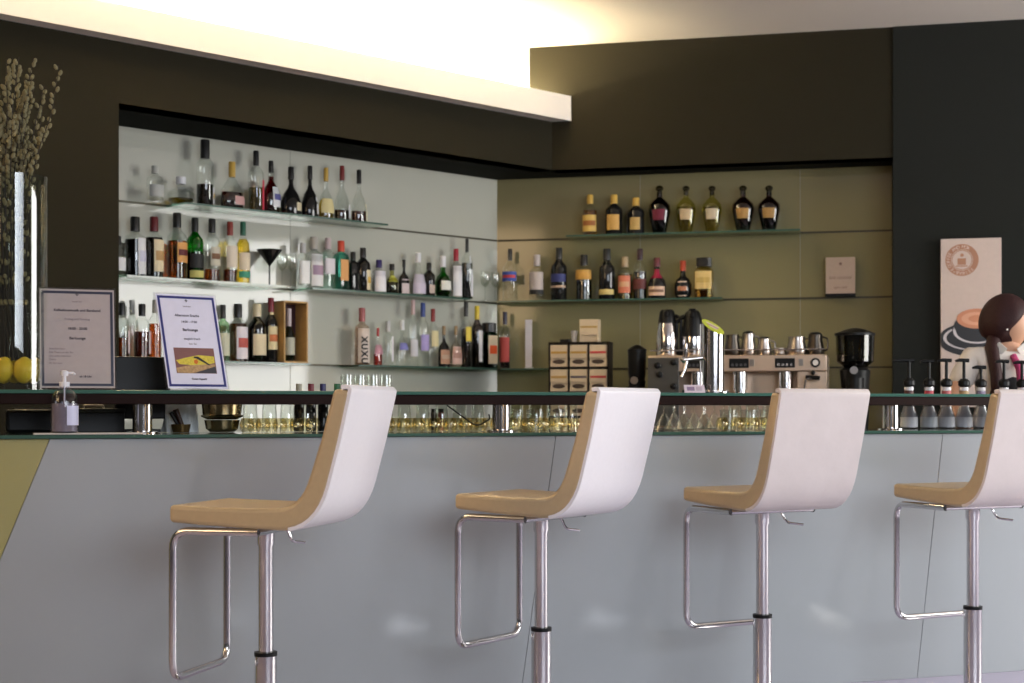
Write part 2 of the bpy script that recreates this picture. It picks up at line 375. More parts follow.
# --- middle left shelf
bt(118, 236, 15, 'std', L2, 'clear bottle half hidden by the recess edge on the middle left shelf', lab=W)
bt(135, 217, 21, 'vodka', L2, 'dark bottle with a wide white label, second on the middle left shelf', liquid=(0.03, 0.02, 0.03), fill=.62, lab=W, labz=(.04, .64), labw=.8, loff=.6, stripe=(0.6, 0.6, 0.75))
bt(154, 217, 19, 'vodka', L2, 'brown bottle with a cream label and dark red cap, middle left shelf', liquid=(0.05, 0.03, 0.02), fill=.66, cap=DR, lab=CR, labz=(.1, .62), labw=.9, loff=.4, stripe=(0.5, 0.3, 0.12))
bt(177, 213, 20, 'std', L2, 'tall amber whisky bottle with gold and black cap, middle left shelf', liquid=AMB, fill=.58, cap=K, lab=(0.65, 0.33, 0.1), labz=(.25, .55), labw=.7, loff=.2, stripe=DR, lab2=(GO, .8, .92))
bt(195, 218, 17, 'std', L2, 'bright green glass whisky bottle on the middle left shelf', glass=GRN, liquid=(0.02, 0.1, 0.02), fill=.45, lab=(0.55, 0.5, 0.15), labz=(.05, .16), lab2=(K, .2, .42))
bt(212, 219, 17, 'std', L2, 'clear whisky bottle with black cap and amber at the base, middle left shelf', liquid=AMB, fill=.2, lab=(0.55, 0.52, 0.42), labz=(.25, .55), labw=.7, stripe=(0.2, 0.1, 0.05))
bt(230, 222, 15, 'std', L2, 'clear bottle with pale label and red-brown cap, second from right among the left whiskies', liquid=DAMB, fill=.22, cap=(0.25, 0.04, 0.03), lab=(0.7, 0.62, 0.52), labz=(.25, .6), labw=1.0)
bt(243, 222, 14, 'std', L2, 'yellow whisky bottle with green cap left of the black martini glass', liquid=YEL, fill=.72, cap=(0.02, 0.12, 0.07), lab=(0.7, 0.6, 0.45), labz=(.22, .5), lab2=((0.05, 0.3, 0.2), .1, .2))
bt(303, 243, 12, 'square', L2, 'short clear square bottle right of the martini glass', lab=(0.8, 0.8, 0.8), labz=(.1, .6), cap=(0.5, 0.5, 0.5))
bt(314, 237, 18, 'vodka', L2, 'clear frosted bottle with grey print in the middle left shelf', glass=(0.8, 0.82, 0.82), lab=(0.72, 0.72, 0.74), labz=(.05, .66), labw=.9, stripe=(0.35, 0.25, 0.35), cap=(0.4, 0.38, 0.35))
bt(328, 238, 12, 'square', L2, 'slim clear bottle with silver cap beside the teal bottle', lab=(0.7, 0.66, 0.7), labz=(.3, .6), cap=(0.5, 0.4, 0.42))
bt(341, 241, 14, 'square', L2, 'teal glass bottle with orange label and red cap', glass=(0.3, 0.75, 0.65), cap=(0.5, 0.06, 0.03), lab=(0.7, 0.35, 0.12), labz=(.2, .62), labw=.6)
bt(353, 252, 11, 'square', L2, 'small black square bottle right of the teal bottle', glass='black')
bt(363, 248, 15, 'std', L2, 'black bottle with gold floral label on the middle left shelf', glass='black', lab=CR, labz=(.05, .5), labw=.6, loff=.5, stripe=GO)
bt(379, 260, 14, 'vodka', L2, 'short milky white bottle with a blue cap', glass=(0.85, 0.85, 0.88), cap=(0.03, 0.02, 0.12), lab=(0.8, 0.78, 0.82), labz=(.05, .66), labw=1.3)
bt(392, 264, 14, 'squat', L2, 'short olive bottle with a yellow-green collar', liquid=(0.12, 0.08, 0.02), glass=(.7, .7, .4), fill=.5, lab=(0.5, 0.5, 0.1), labz=(.4, .62), stripe=(0.3, 0.3, 0.02))
bt(404, 260, 13, 'flask', L2, 'black flask with pink label in the middle left shelf', glass='black', lab=(0.6, 0.5, 0.5), labz=(.05, .45), labw=.8)
bt(418, 253, 16, 'squat', L2, 'squat bottle with lavender label and white cap', lab=(0.6, 0.54, 0.66), labz=(.05, .5), labw=1.3, cap=W)
bt(429, 263, 12, 'std', L2, 'small black bottle left of the green round bottle', glass='black', lab=(0.5, 0.4, 0.35), labz=(.1, .35), labw=.6)
bt(443, 256, 16, 'ball', L2, 'bright green round bottle with a white label', glass=(0.02, 0.5, 0.05), liquid=(.05, .4, .05), fill=.5, lab=(0.72, 0.72, 0.66), labz=(.18, .4), labw=.9, cap=W)
bt(456, 249, 12, 'vodka', L2, 'white frosted bottle with a small red cap near the corner', glass=(.85, .85, .85), cap=(0.4, 0.02, 0.04), lab=(0.8, 0.78, 0.8), labz=(.05, .65), labw=1.2)
bt(467, 239, 12, 'std', L2, 'tallest bottle at the right end of the left middle shelf, black and white', liquid=(0.04, 0.02, 0.03), fill=.6, lab=W, labz=(.05, .72), labw=.4, loff=.4, pour=True)
# --- bottom left shelf
bt(122, 303, 15, 'std', L3, 'amber whisky bottle between the sign holders, nearest the recess edge', liquid=AMB, fill=.38, lab=(0.7, 0.6, 0.62), labz=(.1, .5), labw=.4, loff=.8)
bt(142, 304, 17, 'std', L3, 'amber whisky bottle between the sign holders, touching the blue-framed sign', liquid=DAMB, fill=.5, lab=(0.66, 0.6, 0.62), labz=(.1, .5), labw=.4, loff=.8)
bt(132, 300, 12, 'std', L3, 'clear bottle with grey cap standing behind two amber ones', cap=(0.45, 0.45, 0.42), off=.05)
bt(155, 300, 13, 'std', L3, 'amber bottle mostly hidden behind the blue-framed sign', liquid=AMB, fill=.6, cap=(0.4, 0.38, 0.33), off=.12)
bt(223, 305, 13, 'vodka', L3, 'greenish clear bottle just right of the blue-framed sign', glass=(.6, .8, .6), lab=(0.6, 0.6, 0.45), labz=(.1, .5))
bt(238, 304, 19, 'vodka', L3, 'vermouth bottle with a white and red label, bottom left shelf', liquid=(0.5, 0.25, 0.1), fill=.66, lab=(0.75, 0.7, 0.75), labz=(.05, .6), labw=1.0, loff=.3, stripe=(0.5, 0.1, 0.08))
bt(257, 304, 18, 'wine', L3, 'dark green wine bottle with cream cap and cream label', glass=(0.05, 0.1, 0.03), liquid=(0.05, 0.02, 0.02), cap=CR, lab=CR, labz=(.12, .48), labw=1.0)
bt(271, 298, 13, 'wine', L3, 'dark wine bottle with a red cap beside the wooden box', glass='black', cap=(0.2, 0.015, 0.03), lab=(0.7, 0.6, 0.35), labz=(.2, .56), labw=1.0, stripe=(0.5, 0.15, 0.05), lab2=((0.7, 0.6, 0.35), .74, .78))
bt(362, 308, 15, 'vodka', L3, 'tall milky rose bottle with vertical black lettering', glass=(.85, .75, .68), liquid=(.85, .75, .68), fill=.65, cap=(0.4, 0.12, 0.12), lab=(0.65, 0.56, 0.5), labz=(.04, .64), labw=1.2)
xl = bpy.context.scene.objects.get('paper_label') and [q for q in bpy.data.objects if q.get('label', '').startswith('tall milky rose')][0]
for k_, ch_ in enumerate('XUXU'):
    text_mesh(ch_, .050, paint(K, .5), xl, (-.032, -.039, .150-.042*k_), name='lettering', bold=.002, rot=Matrix.Rotation(-.62, 4, 'Z') @ Matrix.Rotation(math.pi/2, 4, 'X') @ Matrix.Rotation(-math.pi/2, 4, 'Z') @ Matrix.Translation((0, -.0, 0)))
bt(378, 328, 11, 'flask', L3, 'small bottle with red cap and orange drink on the bottom left shelf', liquid=(0.6, 0.12, 0.05), fill=.3, cap=(0.4, 0.03, 0.03), lab=(0.5, 0.25, 0.3), labz=(.3, .55))
bt(388, 321, 11, 'vodka', L3, 'clear bottle beside the small red-capped one', lab=(0.75, 0.73, 0.78), labz=(.1, .65), labw=.5, loff=.6, cap=(0.5, 0.5, 0.5))
bt(402, 320, 13, 'squat', L3, 'clear gin bottle with blue label and crystal cap', lab=(0.2, 0.2, 0.5), labz=(.35, .5), cap=(0.7, 0.7, 0.7), labw=1.0)
bt(413, 300, 10, 'std', L3, 'tall thin clear bottle with pale pink cap', cap=(0.6, 0.4, 0.4), lab=(0.6, 0.6, 0.64), labz=(.15, .4))
bt(423, 303, 12, 'std', L3, 'clear bottle with blue cap and purple label', cap=(0.03, 0.06, 0.25), lab=(0.35, 0.3, 0.6), labz=(.25, .5), labw=1.0)
bt(433, 309, 11, 'std', L3, 'clear bottle with dark red cap and pale yellow label', cap=(0.25, 0.02, 0.02), lab=(0.7, 0.62, 0.35), labz=(.35, .62), labw=.9)
bt(444, 326, 14, 'flask', L3, 'black-shouldered bottle with a copper label', glass='black', cap=(0.3, 0.2, 0.1), lab=(0.45, 0.25, 0.16), labz=(.08, .42), labw=1.0, stripe=(0.5, 0.35, 0.25))
bt(456, 326, 14, 'flask', L3, 'pale shouldered bottle with a pink copper label', cap=(0.3, 0.2, 0.1), lab=(0.62, 0.42, 0.36), labz=(.08, .5), labw=1.1, stripe=(0.45, 0.25, 0.2), glass=(.9, .85, .8))
bt(466, 302, 11, 'std', L3, 'yellow-necked dark bottle left of the white striped one', liquid=(0.1, 0.03, 0.01), fill=.6, lab=(0.7, 0.55, 0.08), labz=(.4, .62), labw=.7)
bt(477, 306, 12, 'std', L3, 'dark bottle with yellow cap and white stripe label', liquid=(0.05, 0.01, 0.03), glass=(.35, .3, .32), fill=.6, cap=(0.6, 0.45, 0.02), lab=W, labz=(.1, .6), labw=.4)
bt(489, 323, 15, 'jager', L3, 'dark green square bottle with orange and cream label', glass=(0.01, 0.12, 0.03), liquid=(.03, .03, .01), fill=.6, cap=K, lab=(0.72, 0.6, 0.42), labz=(.1, .72), labw=.7, stripe=(0.75, 0.1, 0.02))
bt(505, 312, 11, 'std', R3, 'slim bottle with a red label and blue-black cap in the corner', liquid=(0.2, 0.05, 0.05), fill=.5, cap=(0.02, 0.02, 0.05), lab=(0.5, 0.08, 0.07), labz=(.12, .55), labw=1.1)
# --- right wall, middle shelf
bt(510, 249, 15, 'std', R2, 'clear bottle with blue and red oval label, leftmost on the right wall', lab=(0.04, 0.08, 0.35), labz=(.38, .56), labw=1.2, stripe=(0.5, 0.05, 0.06), pour=True)
bt(537, 255, 15, 'vodka', R2, 'clear square-shouldered bottle with dark base label and silver cap', cap=(0.5, 0.45, 0.45), lab=(0.5, 0.44, 0.42), labz=(.2, .62), lab2=(K, .14, .24))
bt(559, 248, 16, 'std', R2, 'black bottle with blue label and cream stripe on the right wall', glass='black', lab=(0.03, 0.04, 0.16), labz=(.35, .5), lab2=((0.5, 0.35, 0.25), .24, .28))
bt(584, 255, 17, 'vodka', R2, 'dark bottle with amber shoulder label on the right wall', liquid=(0.06, 0.03, 0.01), fill=.5, lab=(0.55, 0.3, 0.06), labz=(.45, .66), labw=1.2)
bt(607, 249, 16, 'wine', R2, 'black bottle with a gold band at its base, right wall', glass='black', lab=(0.6, 0.48, 0.18), labz=(.1, .2), labw=1.2)
bt(625, 257, 15, 'vodka', R2, 'pale bottle with an orange-red label and tan cap', liquid=(0.7, 0.6, 0.2), fill=.6, cap=(0.45, 0.33, 0.2), lab=(0.6, 0.18, 0.1), labz=(.15, .55), labw=.9, stripe=(0.6, 0.35, 0.2))
bt(640, 249, 14, 'std', R2, 'dark liqueur bottle with black cap between orange and squat bottles', liquid=(0.08, 0.01, 0.01), fill=.55, cap=(0.03, 0.01, 0.02), lab=(0.1, 0.02, 0.02), labz=(.2, .4))
bt(657, 258, 18, 'squat', R2, 'squat dark liqueur bottle with red neck and cream label', glass='black', cap=(0.12, 0.02, 0.03), lab=(0.66, 0.45, 0.32), labz=(.08, .3), labw=1.1, stripe=(0.2, 0.1, 0.06), lab2=((0.25, 0.0, 0.03), .5, .72))
bt(683, 261, 17, 'ball', R2, 'dark round-shouldered bottle with red cap and tall white label', glass='black', cap=(0.4, 0.05, 0.02), lab=(0.68, 0.52, 0.42), labz=(.06, .45), labw=.6, stripe=(0.5, 0.2, 0.1))
bt(704, 258, 19, 'square', R2, 'square amber bottle with a wide black stopper at the right end', liquid=(0.5, 0.3, 0.05), fill=.35, cap=K, lab=(0.62, 0.46, 0.18), labz=(.22, .66), labw=.75, stripe=(0.5, 0.35, 0.1), glass=(.85, .75, .4))
# --- right wall, top shelf
bt(590, 195, 15, 'std', R1, 'leftmost gold liqueur bottle on the top right shelf', liquid=(0.75, 0.45, 0.05), fill=.62, cap=GO, lab=(0.6, 0.4, 0.1), labz=(.1, .5), stripe=(0.3, 0.1, 0.02))
bt(614, 195, 17, 'std', R1, 'dark bottle with gold cap and gold label, second on the top right shelf', glass='black', cap=GO, lab=(0.5, 0.3, 0.08), labz=(.12, .5), labw=.8)
bt(636, 198, 17, 'std', R1, 'shorter dark bottle with gold cap, third on the top right shelf', glass='black', cap=GO, lab=(0.45, 0.3, 0.1), labz=(.12, .45), labw=.6)
def decanter(px, dark, label, heart):
    o = bt(px, 186, 22 if dark else 20, 'urn', R1, label, glass=((0.16, 0.06, 0.06) if dark == 1 else (.06, .03, .05)) if dark else (.8, .8, .45), liquid=(.12, .05, .03) if dark else (.75, .7, .3),
           fill=.55, cap=(.35, .35, .28), capf=.80, lab=heart, labz=(.28, .5), labw=.6, name='decanter')
    return o
decanter(659.5, 2, 'dark purple urn decanter with dim red mark, fourth on the top right shelf', (0.15, 0.01, 0.03))
decanter(686, 0, 'yellowish clear urn decanter, left of its pale twin', (0.55, 0.42, 0.25))
decanter(712, 0, 'greenish clear urn decanter right of the yellowish one', (0.5, 0.42, 0.3))
decanter(743, 1, 'dark urn decanter with gold heart, second from the right end of the top shelf', (0.35, 0.2, 0.06))
decanter(769, 1, 'dark urn decanter with gold heart at the right end of the top shelf', (0.35, 0.2, 0.06))

# glasses on the shelves
def on_shelf(px, side, off=0.1): return (on_left if side == 'L' else on_right)(px, off)
p = on_shelf(269.5, 'L'); s = F/p.y
o = thing('martini_glass', 'black martini glass alone on the middle left shelf', 'glass', (p.x, p.y, Z2+0.001))
h = Ypx(250, p.y)-Z2
mesh('bowl', lathe([(.004, h*.55), (.073, h), (.070, h), (.002, h*.58)], 28), M_blackglass, o)
mesh('stem', cyl(.005, .004, h*.56, 12), M_blackglass, o)
mesh('foot', lathe([(.032, 0), (.032, .002), (.006, .006)], 24), M_blackglass, o)
def stemware(r, h, label, loc, group=None, name='wine_glass'):
    o = thing(name, label, 'glass', loc, 0, group)
    mesh('bowl', lathe([(.004, h*.45), (r*.7, h*.55), (r, h*.72), (r*.82, h), (r*.80, h), (r*.96, h*.72), (r*.66, h*.57), (.002, h*.47)], 20), M_clearw, o)
    mesh('stem', cyl(.004, .003, h*.46, 8), M_clearw, o); mesh('foot', lathe([(r*.8, 0), (r*.8, .002), (.005, .006)], 20), M_clearw, o)
    return o
wg = None
for px, side, lb in ((282, 'L', 'clear wine glass right of the black martini glass'), (291.5, 'L', 'clear wine glass beside the square clear bottle'),
                     (485, 'L', 'clear wine glass left of the shelf corner'), (495, 'L', 'clear wine glass in the shelf corner')):
    p = on_shelf(px, side, 0.11 if px < 400 else .08)
    q = (p.x, p.y, Z2+.001)
    if wg is None: wg = stemware(.034, .19, lb, q)
    else:
        c = copy_tree(wg); c.location = q; c['label'] = lb
# wooden box with a bottle
p = on_shelf(289, 'L', .10)
o = thing('wooden_box', 'open upright wooden bottle box on the bottom left shelf', 'box', (p.x, p.y, Z3+.001), AL)
bw, bh = .082, Ypx(302, p.y)-Z3
M_wood = pmat('light_wood', (.45, .27, .09), .5, noise=.2, scale=30)
mesh('frame', join(box(-bw, -bw+.010, -.07, .05, 0, bh), box(bw-.010, bw, -.07, .05, 0, bh), box(-bw, bw, -.07, .05, 0, .010), box(-bw, bw, -.07, .05, bh-.010, bh)), M_wood, o, False, .001)
mesh('back_board', box(-bw+.01, bw-.01, .04, .05, .01, bh-.01), pmat('dark_lining', (.05, .015, .02), .6), o, False)
b = thing('sample_bottle', 'green bottle with white cap inside the wooden box', 'bottle', (p.x, p.y, Z3+.012), AL)
hh = bh-.05
mesh('bottle_body', lathe([(.03, 0), (.033, .01), (.033, hh*.5), (.02, hh*.62), (.012, hh*.68), (.011, hh*.9)], 18), gmat('dkgreen', (.1, .3, .15)), b)
mesh('paper_label', lathe([(.034, hh*.12), (.034, hh*.45)], 18), paint((.45, .45, .35)), b)
mesh('cap', cyl(.014, hh*.66, hh, 14), W and paint((.6, .5, .5)), b)
# white narrow card, notice on the right shelf
p = on_shelf(529, 'R', .08)
o = thing('price_card', 'tall narrow white card standing on the short bottom shelf', 'card', (p.x, p.y, Z3+.001), AR)
hh = Ypx(320, p.y)-Z3
mesh('card_sheet', box(-.022, .022, -.012, -.008, .008, hh), paint((.62, .60, .66)), o, False); mesh('card_foot', box(-.024, .024, -.02, .02, 0, .008), paint((.5, .5, .5)), o, False)
p = on_shelf(840.5, 'R', .05)
o = thing('notice_card', 'small beige notice in a dark base on the right wall rail', 'sign', (p.x, p.y, Z2+.0045), AR)
hh = Ypx(258, p.y)-Z2
mesh('card_sheet', box(-.088, .088, -.004, 0, .012, hh), paint((.50, .38, .30)), o, False)
mesh('card_base', box(-.09, .09, -.03, .044, 0, .014), M_black, o, False)
text_mesh('BAR LOUNGE', .022, paint((.2, .12, .09)), o, (0, -.005, hh*.44)); text_mesh('open daily', .02, paint((.2, .12, .09)), o, (0, -.005, hh*.2))
mesh('emblem', mv(rx(lathe([(.009, 0), (.009, .001)], 12), math.pi/2), 0, -.0045, hh*.83), paint((.2, .12, .09)), o)

# ------------------------------------------------------------ tea box, thermos jugs, machine, grinder
p = on_shelf(579, 'R', .42)
s = F/p.y; hw = 30.5/s; zt = Ypx(342, p.y); rowh = 24.5/s
o = thing('tea_box_rack', 'dark rack with cream tea boxes in rows on the back counter', 'rack', (p.x, p.y, ZBC), AR)
H = zt-ZBC; t = .008
M_rack = pmat('dark_walnut', (.012, .007, .005), .5, noise=.2, spec=.2)
zr = [H-t-rowh*(k+1) for k in range(4)]
g = [box(-hw, hw, .13, .14, 0, H), box(-hw, -hw+t, -.02, .13, 0, H), box(hw-t, hw, -.02, .13, 0, H), box(-hw, hw, -.02, .13, H-t, H), box(-hw, hw, -.02, .13, 0, max(zr[3], .02))]
cw = (2*hw-t)/3
for k in (1, 2): g.append(box(-hw+k*cw, -hw+k*cw+t*.8, -.02, .13, 0, H))
for z_ in zr[:3]: g.append(box(-hw, hw, -.02, .13, z_, z_+t*.8))
mesh('rack_frame', join(*g), M_rack, o, False, .001)
cream = paint((.62, .50, .34), .6)
def teabox(par, x0, x1, z0, hgt, sc, y=-.015):
    b = mesh('tea_box', join(box(x0, x1, y, .11, z0, z0+hgt*.26), box(x0, x1, y, .11, z0+hgt*.38, z0+hgt*.97), box(x0, x1, y+.012, .11, z0+hgt*.26, z0+hgt*.38)), cream, par, False, .0015)
    mesh('printed_band', box(x0+.004, x1-.004, y-.001, y, z0+hgt*.58, z0+hgt*.68), paint(sc), b, False)
    mesh('tear_opening', rx(lathe([((x1-x0)*.36, 0), ((x1-x0)*.36, .001)], 20), math.pi/2) if False else mv(xf(rx(cyl((x1-x0)*.36, 0, .0012, 20), math.pi/2), Matrix.Diagonal((1, 1, .36, 1))), (x0+x1)/2, y, z0+hgt*.22), paint((.05, .03, .02)), b)
cols = [[(.5, .28, .05), (.5, .28, .05), (.55, .05, .05)], [(.5, .3, .08), (.1, .08, .1), (.5, .05, .05)], [(.5, .28, .05), (.1, .3, .1), (.55, .05, .05)], [(.5, .28, .05), (.5, .28, .05), (.1, .1, .3)]]
bx = thing('tea_box_set', 'x', 'x'); bpy.data.objects.remove(bx)
for r_ in range(4):
    for c_ in range(3):
        x0 = -hw+t+c_*cw+.002; teabox(o, x0, x0+cw-t-.006, zr[r_]+t*.85, rowh-t-.004, cols[r_][c_])
q = p+dR*((589-579)/s)
o2 = thing('tea_carton', 'single cream tea carton on top of the dark tea rack', 'box', (q.x, q.y, zt+.0005), AR)
bh = 22.5/s
cb = mesh('carton', join(box(-.058, .058, .0, .09, bh*.3, bh), box(-.05, .05, .012, .09, .0, bh*.3), box(-.058, -.046, 0, .09, 0, bh*.3), box(.046, .058, 0, .09, 0, bh*.3)), cream, o2, False, .0015)
mesh('printed_band', box(-.052, .052, -.001, 0, bh*.62, bh*.70), paint((.4, .25, .06)), o2, False)
q = p+dR*((574.5-579)/s)
o2 = mesh('paper_cup', lathe([(.014, 0), (.022, .07), (.020, .07), (.012, .003)], 18), paint((.6, .55, .5))); o2.location = (q.x, q.y+.04, zt+.0005)
tag(o2, 'small white cup standing on the tea rack', 'cup')
q = p+dR*((564-579)/s)
o2 = mesh('card_reader', box(-.028, .028, 0, .07, 0, .018), M_black, None, False, .003); o2.location = (q.x, q.y, zt+.0005); o2.rotation_euler.z = AR
tag(o2, 'flat black gadget lying on the left of the tea rack', 'gadget')

MC = hit(737, CF+nR*0.62, dR); sM = F/MC.y
def lx(px): return (hit(px, CF+nR*0.62, dR)-MC).dot(dR)
o = thing('espresso_machine', 'wide steel three-group espresso machine on the back counter', 'coffee machine', (MC.x, MC.y, ZBC), AR)
zt = Ypx(355, MC.y)-ZBC; zm = Ypx(371.5, MC.y)-ZBC
xa, xb = lx(648), lx(827)
M_bei = pmat('warm_brushed_steel', (.64, .49, .37), .33, .75, noise=.05)
mesh('upper_housing', box(xa, xb, 0, .5, zm, zt), M_bei, o, False, .006)
mesh('body', join(box(xa, xb, .16, .5, .05, zm), box(xa, xa+.03, .0, .16, .05, zm), box(lx(797), xb, .02, .16, .05, zm)), M_bei, o, False, .004)
mesh('drip_tray', box(xa, xb, -.02, .18, .03, .07), M_steel, o, False, .003)
for a_ in (xa+.05, xb-.05):
    for b_ in (.05, .42): mesh('foot', mv(cyl(.02, 0, .05, 12), a_, b_, 0), M_black, o)
mesh('cup_rail', tube([(xa+.01, .02, zt+.03), (xb-.01, .02, zt+.03)], .004, 8), M_chrome, o)
for i, gx in enumerate((696, 739, 785)):
    x = lx(gx)
    bp_ = mesh('button_panel', box(x-.055, x+.055, -.006, 0, zm+.02, zt-.02), M_black, o, False, .002)
    for k in range(4):
        mesh('button', mv(rx(cyl(.009, 0, .006, 12), math.pi/2), x-.036+k*.024, -.006, (zm+zt)/2-.01), M_chrome, bp_)
    gh = mesh('group_head', mv(cyl(.042, zm-.10, zm, 24), x, .07, 0), M_chrome, o)
    mesh('portafilter', join(mv(cyl(.036, zm-.16, zm-.10, 24), x, .07, 0), tube([(x, .04, zm-.13), (x, -.09, zm-.15)], .014, 10)), M_chrome, o)
for gx in (752, 801):
    mesh('switch', box(lx(gx)-.012, lx(gx)+.012, -.005, 0, zm+.03, zt-.025), M_steel, o, False, .001)
mesh('pressure_gauge', mv(rx(cyl(.026, 0, .012, 20), math.pi/2), lx(815.5), 0, (zm+zt)/2), M_black, o)
mesh('gauge_dial', mv(rx(cyl(.016, 0, .014, 20), math.pi/2), lx(815.5), 0, (zm+zt)/2), paint((.7, .65, .6)), o)
for px_, py_ in ((658, 365), (674, 362), (660, 374), (674, 386)):
    mesh('steam_knob', mv(rx(lathe([(.018, 0), (.018, .03), (.010, .036)], 14), math.pi/2), lx(px_), .0, Ypx(py_, MC.y)-ZBC), M_black, o)
mesh('steam_wand', tube([(lx(817), .0, zm-.02), (lx(815), -.04, zm-.04), (lx(806), -.06, zm-.05), (lx(804), -.06, zm-.16)], .007, 8), M_chrome, o)
mesh('wand_lever', join(tube([(lx(806), -.04, zm-.035), (lx(820), -.05, zm-.04)], .012, 10), ball(.014, lx(813), -.02, zm-.01, 10)), M_black, o)
mesh('side_panel', box(xa-.001, lx(679), -.004, .002, .08, zt-.012), pmat('dark_steel', (.14, .14, .13), .3, .8), o, False, .002)
ZM = ZBC+zt
def onm(px, back=.2):
    q = MC+dR*lx(px)-nR*back; return (q.x, q.y)
def jug(px, wpx, ytop, label, var):
    q = onm(px, .14); sQ = F/q[1]; hh = Ypx(ytop, q[1])-ZM; r = wpx/sQ/2
    o = thing('vacuum_jug', label, 'jug', (q[0], q[1], ZM+.001), AR)
    mesh('steel_body', lathe([(r*.95, 0), (r, .01), (r, hh*.4), (r*.85, hh*.66), (r*.78, hh*.72)], 28), M_chrome, o)
    mesh('black_top', lathe([(r*1.0, hh*.42), (r*.92, hh*.62), (r*.84, hh*.8), (r*.66, hh*.96), (r*.5, hh)] if var else [(r*.80, hh*.70), (r*.78, hh*.8), (r*.66, hh*.96), (r*.5, hh)], 24), M_black, o)
    mesh('handle', tube(rounded([(-r*.7 if var else r*.7, 0, hh*.88), (-r*1.5 if var else r*1.25, 0, hh*.8), (-r*1.5 if var else r*1.25, 0, hh*.1), (-r*.9 if var else r*.9, 0, hh*.05)], .03), .014 if var else .010, 8), M_black, o)
    mesh('spout', mv(box(-.012, .012, -r*.95, -r*.5, 0, .03), 0, 0, hh*.84), M_black, o, False, .004)
    if var: mesh('thumb_lever', mv(box(-.02, .02, -r*.4, r*.6, 0, .012), 0, 0, hh), M_black, o, False, .004)
    return o
jug(664, 22, 310, 'tall chrome vacuum jug with black top at the left end of the espresso machine', False)
jug(690, 22, 311, 'black-handled vacuum jug right of the first, behind the beer tap', True)
def pitcher(px, wpx, ytop, label, mat, lid=False, name='milk_pitcher', cat='pitcher'):
    q = onm(px, .10); sQ = F/q[1]; hh = Ypx(ytop, q[1])-ZM; r = wpx/sQ/2
    o = thing(name, label, cat, (q[0], q[1], ZM+.001), AR+.5)
    mesh('body', lathe([(r*.9, 0), (r, .008), (r, hh*.35), (r*.78, hh*.75), (r*.82, hh), (r*.76, hh), (r*.72, hh*.75), (r*.9, hh*.3), (r*.8, .01)], 24), mat, o)
    mesh('handle', tube(rounded([(r*.8, 0, hh*.9), (r*1.6, 0, hh*.85), (r*1.55, 0, hh*.25), (r*.95, 0, hh*.2)], .02), .005, 8), mat, o)
    if lid: mesh('lid', lathe([(r*.8, hh*.98), (r*.6, hh*1.1), (.01, hh*1.14)], 20), M_black, o)
M_dk = pmat('dark_metal', (.07, .06, .05), .3, .9)
pitcher(731, 16, 335, 'small dark metal pitcher just right of the beer tap', M_dk)
pitcher(747, 15, 334, 'lidded metal milk pitcher with black lid on the espresso machine', M_steel, True)
pitcher(763, 15, 339, 'second lidded metal pitcher, between the tallest one and the low bowl', M_steel, True)
pitcher(779, 13, 348, 'low metal sugar bowl in the middle of the espresso machine top', M_steel, name='sugar_bowl', cat='bowl')
pitcher(796, 20, 337, 'wide metal milk pitcher on the right half of the machine', M_steel)
pitcher(815, 17, 335, 'dark round teapot at the right end of the espresso machine', M_dk, True, name='teapot', cat='teapot')
def grinder(px, off, ytop, r, label, dark):
    bwd = .085 if dark == 0 else .05
    p = hit(px, CF+nR*off, dR); hh = Ypx(ytop, p.y)-ZBC
    o = thing('coffee_grinder', label, 'grinder', (p.x, p.y, ZBC+.0005), AR)
    mesh('base', box(-bwd, bwd, -.14, .14, 0, .05), M_black, o, False, .01)
    mesh('motor_housing', lathe([(bwd*.85, .05), (bwd*.9, hh*.45), (bwd, hh*.62), (bwd*.6, hh*.66)], 24), M_black, o)
    mesh('hopper', lathe([(.045, hh*.62), (r*.95, hh*.70), (r, hh*.93), (r*.96, hh*.93), (r*.9, hh*.71), (.04, hh*.64)], 28), gmat('smoked_hopper', (.35, .33, .25)) if dark == 0 else M_black, o)
    if not dark: mesh('coffee_beans', lathe([(.04, hh*.645), (r*.85, hh*.715), (r*.87, hh*.75), (.02, hh*.76)], 24), paint((.03, .015, .008), .5), o)
    mesh('hopper_lid', lathe([(r*1.04, hh*.93), (r*1.04, hh*.95), (r*.5, hh*.985), (.012, hh)], 28), M_black, o)
    mesh('doser', mv(cyl(.05, hh*.36, hh*.55, 20), 0, -.1, 0), M_black, o)
    mesh('fork', box(-.03, .03, -.17, -.08, hh*.22, hh*.25), M_steel, o, False, .003)
    mesh('dial', mv(rx(cyl(.022, 0, .012, 16), math.pi/2), -.005, -.075, hh*.62), M_steel, o)
grinder(855, .50, 328, .108, 'black coffee grinder with smoky hopper right of the espresso machine', 0)
grinder(637, .35, 345, .055, 'small black grinder half hidden at the left of the espresso machine', 1)

